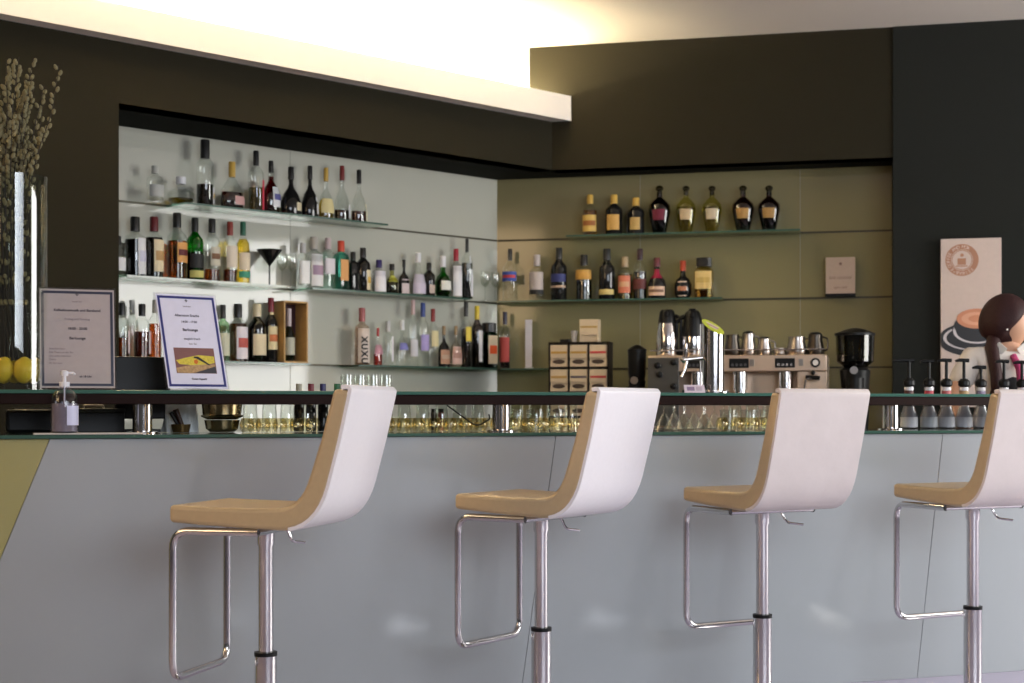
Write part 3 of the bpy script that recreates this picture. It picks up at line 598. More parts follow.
# ------------------------------------------------------------ bar counter
tS, tE = -1.3, 5.6
LEAN = 0.19                                   # foot of the glass front is set back
M_front = pmat('bar_front_glass', (0.365, 0.39, 0.395), 0.15, noise=0.03, scale=2, spec=0.6)
M_front2 = pmat('bar_front_yellow_glass', (0.36, 0.33, 0.13), 0.2, noise=0.05, scale=3, spec=0.6)
bar = thing('bar_counter', 'long bar counter clad in pale grey-blue glass panels', 'bar counter')
zt = ZW-0.012
def bpanel(ta0, tb0, ta1, tb1, mat, name='front_panel'):
    """quad panel on the leaning front: top t range a0..b0, bottom a1..b1"""
    V = []
    for th in (0, .012):
        for (t_, z_, o_) in ((ta1, .0, LEAN), (tb1, .0, LEAN), (tb0, zt-.001, .012), (ta0, zt-.001, .012)):
            q = B0+dB*t_+nB*(o_+th); V.append((q.x, q.y, z_))
    return mesh(name, (V, [(0, 1, 2, 3), (7, 6, 5, 4), (0, 4, 5, 1), (1, 5, 6, 2), (2, 6, 7, 3), (3, 7, 4, 0)]), mat, bar, False, .0015, seg=1)
def tbar(px): return (on_bar(px, .012)-B0).dot(dB)
gp = .0015
t1, t2, t3 = tbar(50), tbar(556), tbar(943)
sl = 0.40
bpanel(tS, t1-gp, tS, t1-sl-gp, M_front2)
bpanel(t1, t2-gp, t1-sl, t2-.08-gp, M_front)
bpanel(t2, t3-gp, t2-.08, t3-gp, M_front)
bpanel(t3, tE, t3, tE, M_front)
core = []
for (o0, z_) in ((LEAN+.014, 0), (.55, 0), (.55, zt-.02), (.03, zt-.02)): core.append((o0, z_))
V = []
for t_ in (tS+.01, tE-.01):
    for o_, z_ in core:
        q = B0+dB*t_+nB*o_; V.append((q.x, q.y, z_))
mesh('carcass', (V, [(0, 1, 2, 3), (7, 6, 5, 4), (0, 4, 5, 1), (1, 5, 6, 2), (2, 6, 7, 3), (3, 7, 4, 0)]), paint((.25, .27, .27)), bar, False)
def bslab(t0, t1_, o0, o1, z0, z1):
    P = [B0+dB*t0+nB*o0, B0+dB*t1_+nB*o0, B0+dB*t1_+nB*o1, B0+dB*t0+nB*o1]
    return prism([tuple(q) for q in P], z0, z1)
mesh('worktop', bslab(tS, tE, 0.035, .60, zt-.02, ZW-.002), paint((.06, .06, .06), .2), bar, False)
mesh('worktop_glass', bslab(tS, tE, -.004, .034, ZW-.0115, ZW), M_gedge, bar, False, .001)
mesh('worktop_glass_sheet', bslab(tS, tE, .035, .60, ZW-.0019, ZW), pmat('worktop_top', (.16, .20, .18), .08), bar, False)
# raised shelf
SO0, SO1 = .10, .42
sh = thing('bar_shelf', 'raised dark bar shelf with a green-edged glass top on chrome posts', 'shelf')
M_slab = pmat('dark_red_wood', (.015, .006, .0045), .5, noise=.25, scale=8, spec=.08)
mesh('wood_slab', bslab(tS, tE, SO0+.006, SO1-.006, E+.024, ZSH-.013), M_slab, sh, False, .002)
mesh('glass_top', bslab(tS, tE, SO0, SO1, ZSH-.0125, ZSH), pmat('shelf_glass_top', (.05, .13, .10), .08), sh, False, .002)
for px in (142.5, 501, 890.5, 1075, -60):
    q = on_bar(px, .22)
    po = mesh('post', mv(cyl(.034, ZW, E+.024, 28), q.x, q.y, 0), M_chrome, sh)
    mesh('post_flange', mv(lathe([(.055, ZW), (.055, ZW+.006), (.036, ZW+.01)], 28), q.x, q.y, 0), M_chrome, po)

# ------------------------------------------------------------ bar stools
M_lea = pmat('beige_leather', (.49, .36, .205), .36, noise=.06, scale=60, bump=.15)
M_lea2 = pmat('offwhite_leather', (.80, .76, .77), .38, noise=.03, scale=60, bump=.12)
def arcpts(p0, pc, p1, n=8):
    return [((1-t)**2*p0[0]+2*t*(1-t)*pc[0]+t*t*p1[0], (1-t)**2*p0[1]+2*t*(1-t)*pc[1]+t*t*p1[1]) for t in [k/n for k in range(n+1)]]
inner = [(.225, 0), (.10, -.004), (-.02, -.006)]+arcpts((-.12, -.004), (-.195, -.002), (-.222, .085))+[(-.26, .20), (-.300, .345)]
outer = [(.225, -.052), (.10, -.060), (-.02, -.066)]+arcpts((-.13, -.070), (-.245, -.070), (-.283, .06))+[(-.318, .19), (-.352, .338)]
def ext(poly, w_):
    n = len(poly)
    v = [(-w_, y, z) for y, z in poly]+[(w_, y, z) for y, z in poly]
    return v, [tuple(range(n)), tuple(range(n, 2*n))[::-1]]+[(i, n+i, n+(i+1) % n, (i+1) % n) for i in range(n)]
def quadstrip_solid(a, b, w_):
    """closed band between polylines a and b (same length), extruded -w..w in x"""
    n = len(a); V = []
    for x in (-w_, w_):
        V += [(x, y, z) for y, z in a]+[(x, y, z) for y, z in b]
    Fc = []
    for i in range(n-1):
        Fc += [(i, i+1, n+i+1, n+i), (2*n+i, 3*n+i, 3*n+i+1, 2*n+i+1), (i, 2*n+i, 2*n+i+1, i+1), (n+i, n+i+1, 3*n+i+1, 3*n+i)]
    Fc += [(0, n, 3*n, 2*n), (n-1, 3*n-1, 4*n-1, 2*n-1)]
    return V, Fc
def offs(pl, d):
    out = []
    for i, (y, z) in enumerate(pl):
        a = pl[max(i-1, 0)]; b = pl[min(i+1, len(pl)-1)]
        t = Vector((b[0]-a[0], b[1]-a[1])).normalized(); out.append((y+t.y*d, z-t.x*d))
    return out
def make_stool():
    zs = E-.28
    o = thing('bar_stool', '', 'bar stool')
    c = mesh('seat_shell', mv(quadstrip_solid(outer, inner, .196), 0, 0, zs), M_lea, o, True, .013, ang=50, seg=4)
    oc = outer[4:-1]+[(-.350, .328), (-.353, .342), (-.345, .352), (-.334, .353), (-.322, .350)]
    cov = mesh('back_cover', mv(quadstrip_solid(offs(oc, -.004), offs(oc, .010), .1945), 0, 0, zs), M_lea2, o, True, .006, ang=50, seg=4)
    zb = zs-.066
    mesh('mount_plate', box(-.09, .09, -.10, .10, zb-.006, zb+.006), M_steel, o, False, .002)
    mesh('column_upper', lathe([(.023, .36), (.023, zb-.07), (.027, zb-.06), (.027, zb-.006)], 28), M_chrome, o)
    mesh('column_sleeve', join(lathe([(.034, .03), (.034, .385), (.030, .39)], 28)), M_chrome, o)
    mesh('sleeve_ring', lathe([(.0355, .380), (.0355, .392), (.024, .394)], 28), M_black, o)
    mesh('base_disc', lathe([(.215, 0), (.215, .006), (.19, .014), (.06, .030), (.036, .05)], 48), M_chrome, o)
    zf = E-.80
    fw = .183; fy = .218
    path = rounded([(-fw, -.06, zb-.012), (-fw, fy, zb-.012), (-fw, fy, zf), (fw, fy, zf), (fw, fy, zb-.012), (fw, -.06, zb-.012)], .055, 7)
    mesh('footrest', tube(path, .0122, 12), M_chrome, o)
    mesh('footrest_crossbar', tube([(-fw, -.055, zb-.012), (fw, -.055, zb-.012)], .0105, 10), M_chrome, o)
    lv = mesh('height_lever', tube(rounded([(.02, -.02, zb-.012), (.045, -.05, zb-.015), (.062, -.06, zb-.058), (.125, -.075, zb-.066)], .018, 5), .0045, 8), M_chrome, o)
    return o
st = make_stool()
SD = [((-.755, 4.60), 75, 'leftmost cream leather bar stool, turned almost side-on'),
      ((.10, 5.12), 55, 'second cream leather bar stool from the left, turned half away'),
      ((.91, 5.45), 28, 'third bar stool from the left, wrinkled pinkish back facing the room'),
      ((1.745, 5.68), 25, 'rightmost bar stool, its backrest cut by the picture edge')]
for i, (q, hd, lb) in enumerate(SD):
    o = st if i == 0 else copy_tree(st)
    o.location = (q[0], q[1], 0); o.rotation_euler.z = math.radians(hd); o['label'] = lb
    if i >= 2:
        for ch in o.children:
            if ch.name.startswith('back_cover'):
                ch.data = ch.data.copy(); ch.data.materials[0] = pmat('rosy_worn_leather', (.68, .60, .565), .42, noise=.08, scale=9, bump=1.0)
    o['group'] = 'cream bar stools along the bar'

# ------------------------------------------------------------ things on the bar
# vase with pussy willow
vq = on_bar(13.5, .26); rv = 32.5/(F/vq.y); vh = Ypx(177, vq.y)-ZSH
o = thing('glass_vase', 'tall clear cylindrical vase at the left end of the bar shelf', 'vase', (vq.x, vq.y, ZSH+.001))
mesh('vase_glass', lathe([(rv, 0), (rv, vh), (rv-.006, vh), (rv-.006, .02), (.001, .02)], 48), gmat('vase_glass', (.92, .94, .92), .02, 1.4), o)
M_twig = pmat('twig_bark', (.022, .017, .011), .7); M_cat = pmat('catkin_fur', (.20, .18, .095), .9, noise=.3, scale=150)
rnd = random.Random(3)
for k in range(36):
    a = rnd.uniform(0, 2*math.pi); r0 = rv*.75*math.sqrt(rnd.random()); r1 = rv*.82*math.sqrt(rnd.random())
    top = rnd.uniform(.82, 1.14); sp = rnd.uniform(.95, 1.9)
    x1, y1 = r1*math.cos(a), r1*math.sin(a)
    zv = vh
    P = [(r0*math.cos(a+1)*.8, r0*math.sin(a+1)*.8, .10), (x1*.6, y1*.6, zv*.5), (x1, y1, zv), (x1*sp+rnd.uniform(-.015, .015), y1*sp, zv+(top-zv)*.5+.03), (x1*sp*1.25+rnd.uniform(-.03, .03), y1*sp*1.25, top)]
    P[3] = (P[3][0]+.02, P[3][1], P[3][2]); P[4] = (P[4][0]+.04, P[4][1], P[4][2])
    pts = []
    for i in range(len(P)-1):
        for q in range(6): pts.append(Vector(P[i]).lerp(Vector(P[i+1]), q/6))
    pts.append(Vector(P[-1]))
    if vq.x+pts[-1].x < -1.86 and vq.x+pts[12].x < -1.80: pass
    o = thing('willow_branch', 'thin pussy willow branch with silvery catkins standing in the tall vase', 'branch', (vq.x, vq.y, ZSH+.001), 0, 'pussy willow branches in the tall glass vase')
    mesh('twig', tube(pts, [.0028-.0018*i/len(pts) for i in range(len(pts))], 6), M_twig, o)
    g = []
    zz = .30
    while zz < top:
        i = min(range(len(pts)), key=lambda q: abs(pts[q].z-zz)); b = pts[i]
        j = min(i+1, len(pts)-1); d = (pts[j]-pts[max(i-1, 0)]).normalized()
        b = b+d*((zz-b.z)/max(d.z, .3))
        an = rnd.uniform(0, 6.28); dx, dy = math.cos(an)*.009, math.sin(an)*.009
        if dx*dx+dy*dy: 
            cg = ball(.0068, 0, 0, 0, 8, 1, 1, 1.6)
            cg = xf(cg, Matrix.Rotation(math.cos(an)*.45, 4, 'Y') @ Matrix.Rotation(-math.sin(an)*.45, 4, 'X'))
            bx_, by_ = b.x+dx, b.y+dy
            if zz > zv or math.hypot(bx_, by_) < rv-.014: g.append(mv(cg, bx_, by_, zz))
        zz += (.018 if zz > .66 else .075)*rnd.uniform(.7, 1.3)
    mesh('catkins', join(*g), M_cat, o)
M_lem = pmat('lemon_skin', (.72, .50, .03), .45, noise=.12, scale=40, bump=.3)
k = 0
for ring, zc in ((0, .055),):
    for i in range(7):
        a = 2*math.pi*i/6+.3; rr = 0 if i == 6 else rv*.60
        l = mesh('lemon', lathe([(.002, -.045), (.014, -.041), (.032, -.023), (.037, 0), (.032, .023), (.014, .041), (.004, .046)], 16), M_lem)
        l.location = (vq.x+rr*math.cos(a), vq.y+rr*math.sin(a), ZSH+.022+.046); l.rotation_euler = (rnd.uniform(-.2, .2), rnd.uniform(-.2, .2), a)
        tag(l, 'yellow lemon at the bottom of the tall glass vase', 'lemon', 'lemons in the vase')

# sign holders
def sign_holder(px0, px1, ytop, lean, yaw, label, wdt, hgt, paper, border, build):
    q = on_bar((px0+px1)/2, .20)
    o = thing('sign_holder', label, 'sign', (q.x, q.y, ZSH+.001), yaw)
    Rm = Matrix.Rotation(-lean, 4, 'X')
    fr = thing('tmp', '', ''); bpy.data.objects.remove(fr)
    ac = mesh('acrylic_holder', join(xf(box(-wdt/2, wdt/2, -.003, .004, 0, hgt), Rm), box(-wdt/2, wdt/2, -.01, .09, 0, .003)), gmat('acrylic', (.93, .93, .95), .05, 1.45), o, False, .001)
    sh_ = mesh('printed_sheet', xf(box(-wdt/2+.006, wdt/2-.006, -.0038, -.0031, .006, hgt-.006), Rm), paper, o, False)
    b0 = .011; bwid = .0088
    x0, x1, z0, z1 = -wdt/2+b0, wdt/2-b0, b0+.002, hgt-b0-.002
    mesh('printed_border', xf(join(box(x0, x1, -.0046, -.0039, z0, z0+bwid), box(x0, x1, -.0046, -.0039, z1-bwid, z1), box(x0, x0+bwid, -.0046, -.0039, z0+bwid, z1-bwid), box(x1-bwid, x1, -.0046, -.0039, z0+bwid, z1-bwid)), Rm), border, o, False)
    build(o, Rm, wdt, hgt)
    return o
def stext(o, Rm, s_, size, x, z, mat, align='CENTER', bold=0.0):
    t = text_mesh(s_, size, mat, o, (0, 0, 0), align=align, bold=bold)
    t.data.transform(Matrix.Translation((x, -.0043, z))); t.data.transform(Rm); return t
ink = paint((.05, .035, .05), .6); inkl = paint((.25, .2, .22), .6)
def b1(o, Rm, w_, h_):
    stext(o, Rm, '\u2756', .012, 0, h_*.92, ink)
    stext(o, Rm, 'hotel bar', .009, 0, h_*.855, inkl)
    stext(o, Rm, 'Kaffeehausmusik und Barabend', .0125, 0, h_*.765, ink, bold=.0002)
    stext(o, Rm, 'Freitag und Samstag', .0105, 0, h_*.68, inkl)
    stext(o, Rm, '18:00 - 23:00', .0125, 0, h_*.585, ink, bold=.0002)
    stext(o, Rm, 'Barlounge', .0135, 0, h_*.49, ink, bold=.0002)
    for i, s_ in enumerate(('Bitte beachten:', 'Die Plaetze an der Bar', 'sind nicht reserviert', 'Danke', 'Ihr Barteam')):
        stext(o, Rm, s_, .0088, -w_*.36, h_*(.39-i*.035), inkl, 'LEFT')
    stext(o, Rm, 'ab 18 Uhr', .010, w_*.10, h_*.12, ink, bold=.0002)
def b2(o, Rm, w_, h_):
    stext(o, Rm, '\u2756', .012, 0, h_*.91, ink)
    stext(o, Rm, 'hotel bar', .008, 0, h_*.855, inkl)
    stext(o, Rm, 'Afternoon Snacks', .013, -.005, h_*.755, ink, bold=.0002)
    stext(o, Rm, '14:00 - 17:00', .0115, 0, h_*.69, ink, bold=.0001)
    stext(o, Rm, 'Barlounge', .0145, 0, h_*.605, ink, bold=.0003)
    stext(o, Rm, 'taeglich frisch', .0115, .002, h_*.515, ink)
    stext(o, Rm, 'fuer Sie', .0095, .002, h_*.465, inkl)
    stext(o, Rm, 'Guten Appetit', .010, .008, h_*.105, ink, bold=.0002)
    x0, x1, z0, z1 = -w_*.31, w_*.33, h_*.17, h_*.43
    ph = mesh('food_photo', xf(box(x0, x1, -.0046, -.0039, z0, z1), Rm), paint((.22, .10, .09)), o, False)
    def pl(pts, mat, y): 
        n = len(pts); V = [(x, y, z) for x, z in pts]+[(x, y+.0003, z) for x, z in pts]
        mesh('photo_shape', xf((V, [tuple(range(n)), tuple(range(n, 2*n))[::-1]]+[(i, (i+1) % n, n+(i+1) % n, n+i) for i in range(n)]), Rm), mat, ph, False)
    W_, H_ = x1-x0, z1-z0
    P = lambda *a: [(x0+u*W_, z0+v*H_) for u, v in a]
    pl(P((.02, .5), (.3, .62), (.6, .72), (.98, .68), (.98, .42), (.6, .3), (.1, .35)), pmat('omelette', (.62, .50, .06), .7, noise=.5, scale=160), -.0050)
    pl(P((.02, .02), (.0, .2), (.35, .32), (.75, .35), (.98, .36), (.98, .28), (.6, .05), (.3, .0)), pmat('bread', (.45, .28, .13), .7, noise=.6, scale=120), -.0052)
    pl(P((.45, .02), (.98, .28), (.99, .01)), paint((.05, .05, .06)), -.0055)
    pl(P((.48, .66), (.58, .66), (.86, .34), (.82, .32), (.53, .58), (.46, .60)), paint((.04, .03, .03)), -.0056)
    pl(P((.46, .5), (.53, .56), (.57, .45), (.52, .36), (.46, .40)), paint((.6, .15, .02)), -.0056)
sign_holder(41, 115, 290, math.radians(9), math.radians(20), 'clear sign holder with a grey sheet in black border, beside the vase', .262, .362,
            paint((.42, .36, .35), .5), paint((.015, .015, .04)), b1)
sign_holder(168, 229, 294, math.radians(19), math.radians(36), 'clear sign holder with a white sheet, blue border and food photo', .240, .372,
            paint((.70, .68, .80), .5), paint((.03, .035, .17)), b2)

# sanitiser, tray
q = on_bar(64.5, .045)
tr_ = mesh('paper_tray', rz(box(-.10, .26, -.035, .035, 0, .006), 0), paint((.62, .56, .50)), None, False, .001); tr_.location = (q.x, q.y, ZW+.001); tr_.rotation_euler.z = AB
tag(tr_, 'thin pale tray under the hand sanitiser on the bar edge', 'tray')
o = thing('sanitiser_bottle', 'clear pump bottle of hand sanitiser on a pale tray', 'bottle', (q.x, q.y, ZW+.0075), AB)
M_pl = gmat('clear_plastic', (.80, .80, .86), .08, 1.35)
sr = .045
mesh('bottle_body', lathe([(sr*.97, 0), (sr, .004), (sr, .100), (sr*.95, .118), (sr*.7, .138), (sr*.34, .148), (sr*.32, .156)], 28), M_pl, o)
mesh('gel', lathe([(sr*.92, .004), (sr*.93, .098)], 24), pmat('gel', (.42, .38, .42), .2, trans=.35), o)
mesh('paper_label', lathe([(sr*1.01, .025), (sr*1.01, .09)], 28)[:1]+([f for f in lathe([(sr*1.01, .025), (sr*1.01, .09)], 28)[1] if len(f) == 4 and (f[0] < 6 or f[0] > 20)],), paint((.62, .62, .80)), o)
mesh('pump_collar', cyl(.017, .154, .170, 20), paint((.75, .75, .8)), o)
mesh('pump_head', join(cyl(.006, .170, .192, 12), lathe([(.012, .190), (.013, .205), (.006, .209)], 16), tube([(0, 0, .2), (.028, 0, .2), (.034, 0, .194)], .0045, 8), cyl(.0025, .01, .17, 8)), paint((.75, .75, .8)), o)

# left gear behind/under the shelf
q = on_bar(141, .50)
o = thing('till_monitor', 'black till monitor behind the bar under the left bottles', 'monitor', (q.x, q.y, ZW+.001), AB)
hh = Ypx(357, q.y)-ZW
mesh('screen', box(-.095, .105, -.012, .02, .05, hh), M_black, o, False, .005); mesh('stand', join(box(-.07, .07, -.02, .09, 0, .012), box(-.03, .03, 0, .015, .01, .08)), M_black, o, False, .002)
q = on_bar(35, .49)
o = thing('receipt_printer', 'black receipt printer behind the left end of the bar', 'printer', (q.x, q.y, ZW+.001), AB)
mesh('housing', box(-.10, .10, -.05, .09, 0, .085), M_black, o, False, .012); mesh('paper_slot', box(-.07, .07, -.02, -.01, .085, .088), M_steel, o, False)
q = on_bar(98, .50)
o = thing('cash_box', 'low black cash box between printer and monitor', 'box', (q.x, q.y, ZW+.001), AB)
mesh('box_body', box(-.13, .09, -.06, .07, 0, .075), M_black, o, False, .004); mesh('lid', box(-.132, .092, -.062, .072, .076, .088), pmat('dk2', (.03, .03, .03), .3), o, False, .003); mesh('handle', tube(rounded([(-.05, -.0, .088), (-.05, 0, .10), (.02, 0, .10), (.02, 0, .088)], .01), .003, 8), M_steel, o)
q = on_bar(180, .50)
g = []
import math as _m
N = 26; V = []
for j, zz in enumerate((0, .03, .07, .115)):
    for i in range(N):
        a = 2*_m.pi*i/N; r = (.066-.012*j/3)*(1+.12*_m.sin(5*a+j)); V.append((r*_m.cos(a), r*.6*_m.sin(a), zz+.008*_m.sin(3*a)*(j == 3)))
Fc = [(j*N+i, j*N+(i+1) % N, (j+1)*N+(i+1) % N, (j+1)*N+i) for j in range(3) for i in range(N)]+[tuple(range(N))[::-1], tuple(3*N+i for i in range(N))]
o = mesh('folded_napkin', (V, Fc), paint((.72, .78, .80), .8)); o.location = (q.x, q.y, ZW+.001); o.rotation_euler.z = AB
tag(o, 'crumpled white cloth napkin under the bar shelf right of the first post', 'napkin')
q = on_bar(181, .44)
o = thing('ice_tongs_dish', 'small dark dish with brown muddlers in front of the white napkin', 'dish', (q.x, q.y, ZW+.001), AB)
mesh('dish', lathe([(.03, 0), (.036, .03), (.033, .03), (.027, .004)], 20), pmat('bronze', (.20, .13, .05), .3, .9), o)
mesh('muddler', tube([(.01, 0, .01), (-.02, 0, .085)], [.008, .011], 10), paint((.06, .025, .015)), o)
mesh('muddler', tube([(0, .01, .01), (-.036, .012, .075)], [.006, .008], 10), paint((.015, .012, .012)), o)
q = on_bar(222, .50)
o = thing('metal_bowl', 'bronze coloured metal bowl stack under the bar shelf', 'bowl', (q.x, q.y, ZW+.001))
M_brz = pmat('bronze_steel', (.36, .28, .15), .22, 1.0)
mesh('lower_bowl', lathe([(.045, 0), (.06, .012), (.066, .045), (.062, .045), (.05, .01)], 32), M_brz, o)
mesh('upper_bowl', lathe([(.055, .047), (.078, .058), (.080, .062), (.072, .066), (.076, .108), (.080, .110), (.072, .108), (.05, .055)], 32), M_brz, o)

# glassware behind the bar shelf
def tumbler(r, h, up=True):
    pr = [(r*.82, 0), (r, h), (r*.94, h), (r*.78, .008)]
    if not up: pr = [(a, h-b) for a, b in pr]
    return lathe(pr, 16)
protos = {}
def place_glass(kind, px, off, label, group, jit=0):
    if kind not in protos:
        nm = {'hi': 'highball_glass', 'tum': 'tumbler', 'shot': 'small_glass', 'coupe': 'coupe_glass', 'tall': 'tall_glass'}[kind]
        if kind == 'hi': o = mesh(nm, tumbler(.031, .125, False), M_clearw)
        if kind == 'tall': o = mesh(nm, tumbler(.030, .222, False), M_clearw)
        if kind == 'tum': o = mesh(nm, tumbler(.036, .085), M_clearw)
        if kind == 'shot': o = mesh(nm, lathe([(.018, 0), (.026, .012), (.028, .03), (.020, .052), (.018, .052), (.025, .03), (.022, .014)], 14), M_goldglint)
        if kind == 'coupe':
            o = thing(nm, '', 'glass')
            mesh('bowl', lathe([(.044, 0), (.042, .003), (.006, .068), (.010, .068), (.046, .003)], 18), M_clearw, o)
            mesh('stem', cyl(.004, .066, .118, 8), M_clearw, o); mesh('foot', lathe([(.005, .116), (.032, .120), (.032, .122)], 18), M_clearw, o)
        protos[kind] = o
    else: o = copy_tree(protos[kind])
    q = on_bar(px, off)
    o.location = (q.x, q.y, ZW+.001); tag(o, label, 'glass', group); return o
def run(kind, a, b, step, off, label, group):
    px = a
    while px <= b: place_glass(kind, px+rnd.uniform(-.5, .5), off+rnd.uniform(-.006, .006), label, group); px += step
def sect(x): return 'left of the first stool' if x < 330 else ('between the first and second stools' if x < 590 else 'between the second and third stools')
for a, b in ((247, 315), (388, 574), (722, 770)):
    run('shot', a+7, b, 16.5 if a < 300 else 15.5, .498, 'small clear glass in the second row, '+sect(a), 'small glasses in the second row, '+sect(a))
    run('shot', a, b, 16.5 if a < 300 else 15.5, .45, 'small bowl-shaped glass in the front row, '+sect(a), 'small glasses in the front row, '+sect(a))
run('hi', 250, 318, 19, .53, 'upturned clear highball glass under the bar shelf, left of the first stool', 'highball glasses left of the first stool')
run('hi', 404, 486, 18.5, .53, 'upturned clear highball glass between first stool and cable post', 'highball glasses right of the first stool')
run('tum', 515, 572, 20, .485, 'clear upright tumbler just right of the second shelf post', 'tumblers by the second post')
run('hi', 517, 575, 18, .56, 'upturned highball glass behind the tumblers right of the second shelf post', 'highball glasses by the second post')
run('coupe', 664, 724, 20, .47, 'upturned cone-shaped cocktail glass between the second and third stools', 'cocktail glasses below the beer tap')
run('coupe', 674, 720, 20, .56, 'upturned cone-shaped cocktail glass in the rear row below the beer tap', 'cocktail glasses in the rear row below the beer tap')
run('tum', 728, 775, 20, .485, 'clear tumbler left of the third stool', 'tumblers left of the third stool')
run('hi', 735, 775, 17, .56, 'upturned highball glass at the back left of the third stool', 'highball glasses left of the third stool')
run('tall', 346, 398, 13.2, .55, 'tall upturned glass rising above the shelf behind the first stool', 'tall glasses behind the first stool')
for px, c_, nm in ((299, (.35, .33, .25), 'pale'), (311, (.18, .02, .03), 'dark red'), (323, (.03, .03, .12), 'dark blue'), (337, (.02, .12, .05), 'green')):
    q = on_bar(px, .565)
    hh = Ypx(384, q.y)-ZW
    o = thing('bitters_bottle', 'tiny bottle with a %s cap peeking over the bar shelf' % nm, 'bottle', (q.x, q.y, ZW+.001))
    mesh('bottle_body', lathe([(.018, 0), (.020, .005), (.020, hh*.6), (.009, hh*.8), (.008, hh*.86)], 14), M_blackglass, o)
    mesh('cap', cyl(.012, hh*.84, hh, 12), paint(c_), o)
# small dark bottles seen in the gap
for px, c_ in ((434, (.02, .02, .02)), (441, (.25, .02, .02))):
    q = on_bar(px, .575)
    o = thing('bitters_bottle', 'small %s jar behind the highball glasses' % ('black' if c_[0] < .1 else 'red'), 'bottle', (q.x, q.y, ZW+.001))
    mesh('jar', lathe([(.012, 0), (.013, .07), (.012, .073)], 14), paint(c_, .3), o); mesh('cap', cyl(.011, .073, .088, 12), M_black, o)
q0 = on_bar(447, .30); q1 = on_bar(477, .30); q2 = on_bar(498, .25)
o = mesh('cable', tube(rounded([(q0.x, q0.y, E+.022), ((q0.x+q1.x)/2, (q0.y+q1.y)/2, E-.02), (q1.x, q1.y, E-.062), ((q1.x+q2.x)/2+.01, q2.y, E-.03), (q2.x-.035, q2.y, E-.012)], .03), .0028, 8), M_black)
tag(o, 'black cable drooping from the underside of the bar shelf near the second post', 'cable')

# beer tower
q = on_bar(713, .26); s = F/q.y; r = 11/s
ht = Ypx(319, q.y)-ZSH
o = thing('beer_tower', 'chrome cylindrical beer tap with slanted yellow-green top', 'beer tap', (q.x, q.y, ZSH+.001))
N = 40; V = []; nn = Vector((.40, -.40, .80)).normalized(); zc = ht-.034
tops = []
for i in range(N):
    a = 2*math.pi*i/N; x, y = r*math.cos(a), r*math.sin(a); tops.append((x, y, zc-(nn.x*x+nn.y*y)/nn.z))
V = [(x, y, 0) for x, y, z in tops]+tops
mesh('tower_body', (V, [(i, (i+1) % N, N+(i+1) % N, N+i) for i in range(N)]+[tuple(range(N))[::-1], tuple(range(N, 2*N))]), M_chrome, o)
T2 = [(x, y, z+.0006) for x, y, z in tops]+[(x, y, z+.0026) for x, y, z in tops]
mesh('badge_disc', (T2, [(i, (i+1) % N, N+(i+1) % N, N+i) for i in range(N)]+[tuple(range(N))[::-1], tuple(range(N, 2*N))]), paint((.50, .55, .03), .3), o)
for k, (a_, b_, y_) in enumerate(((-.6, .6, .22), (-.5, .5, -.06), (-.35, .35, -.34))):
    Vb = []
    for x, y in ((a_*r, y_*r), (b_*r, y_*r), (b_*r, (y_+.16)*r), (a_*r, (y_+.16)*r)): Vb.append((x, y, zc-(nn.x*x+nn.y*y)/nn.z+.0028))
    Vb += [(x, y, z+.0006) for x, y, z in Vb]
    mesh('badge_print', (Vb, box(0, 1, 0, 1, 0, 1)[1]), paint((.7, .55, .62) if k != 1 else (.4, .1, .3)), o, False)
mesh('base_flange', lathe([(r*1.5, 0), (r*1.5, .006), (r*1.05, .010)], 36), M_chrome, o)
for a_ in range(6): mesh('bolt', mv(ball(.006, 0, 0, 0, 8), r*1.28*math.cos(a_), r*1.28*math.sin(a_), .008), M_chrome, o)
zf = Ypx(359, q.y)-ZSH
mesh('faucet_arm', join(tube([(-r*.9, 0, zf+.004), (-r*2.6, -.01, zf-.004)], [.010, .008], 12), ball(.014, -r*2.7, -.01, zf-.004, 12)), M_chrome, o)
mesh('spout', tube([(-r*2.4, -.01, zf-.01), (-r*2.55, -.014, zf-.04), (-r*2.9, -.02, zf-.075)], [.009, .008, .006], 10), M_chrome, o)
mesh('tap_lever', tube([(-r*2.5, -.01, zf), (-r*2.5, -.012, zf+.03), (-r*2.45, -.012, zf+.06)], [.006, .009, .007], 10), M_chrome, o)
mesh('side_pipe', mv(cyl(.004, 0, ht*.93, 8), -r*1.08, .02, 0), M_steel, o)
q = on_bar(695, .19)
o = thing('table_card', 'small tilted white card in front of the beer tap', 'card', (q.x, q.y, ZSH+.001), .12)
mesh('card_plate', xf(box(-.042, .042, 0, .003, 0, .036), Matrix.Rotation(-.5, 4, 'X')), paint((.66, .56, .62)), o, False)
mesh('card_stand', box(-.045, .045, .01, .035, 0, .012), M_black, o, False)
for i_, (x0_, x1_) in enumerate(((-.03, .0), (.008, .03))): 
    mesh('printed_block', xf(box(x0_, x1_, -.001, 0, .010, .027), Matrix.Rotation(-.5, 4, 'X')), paint((.28, .2, .3) if i_ == 0 else (.5, .4, .47)), o, False)

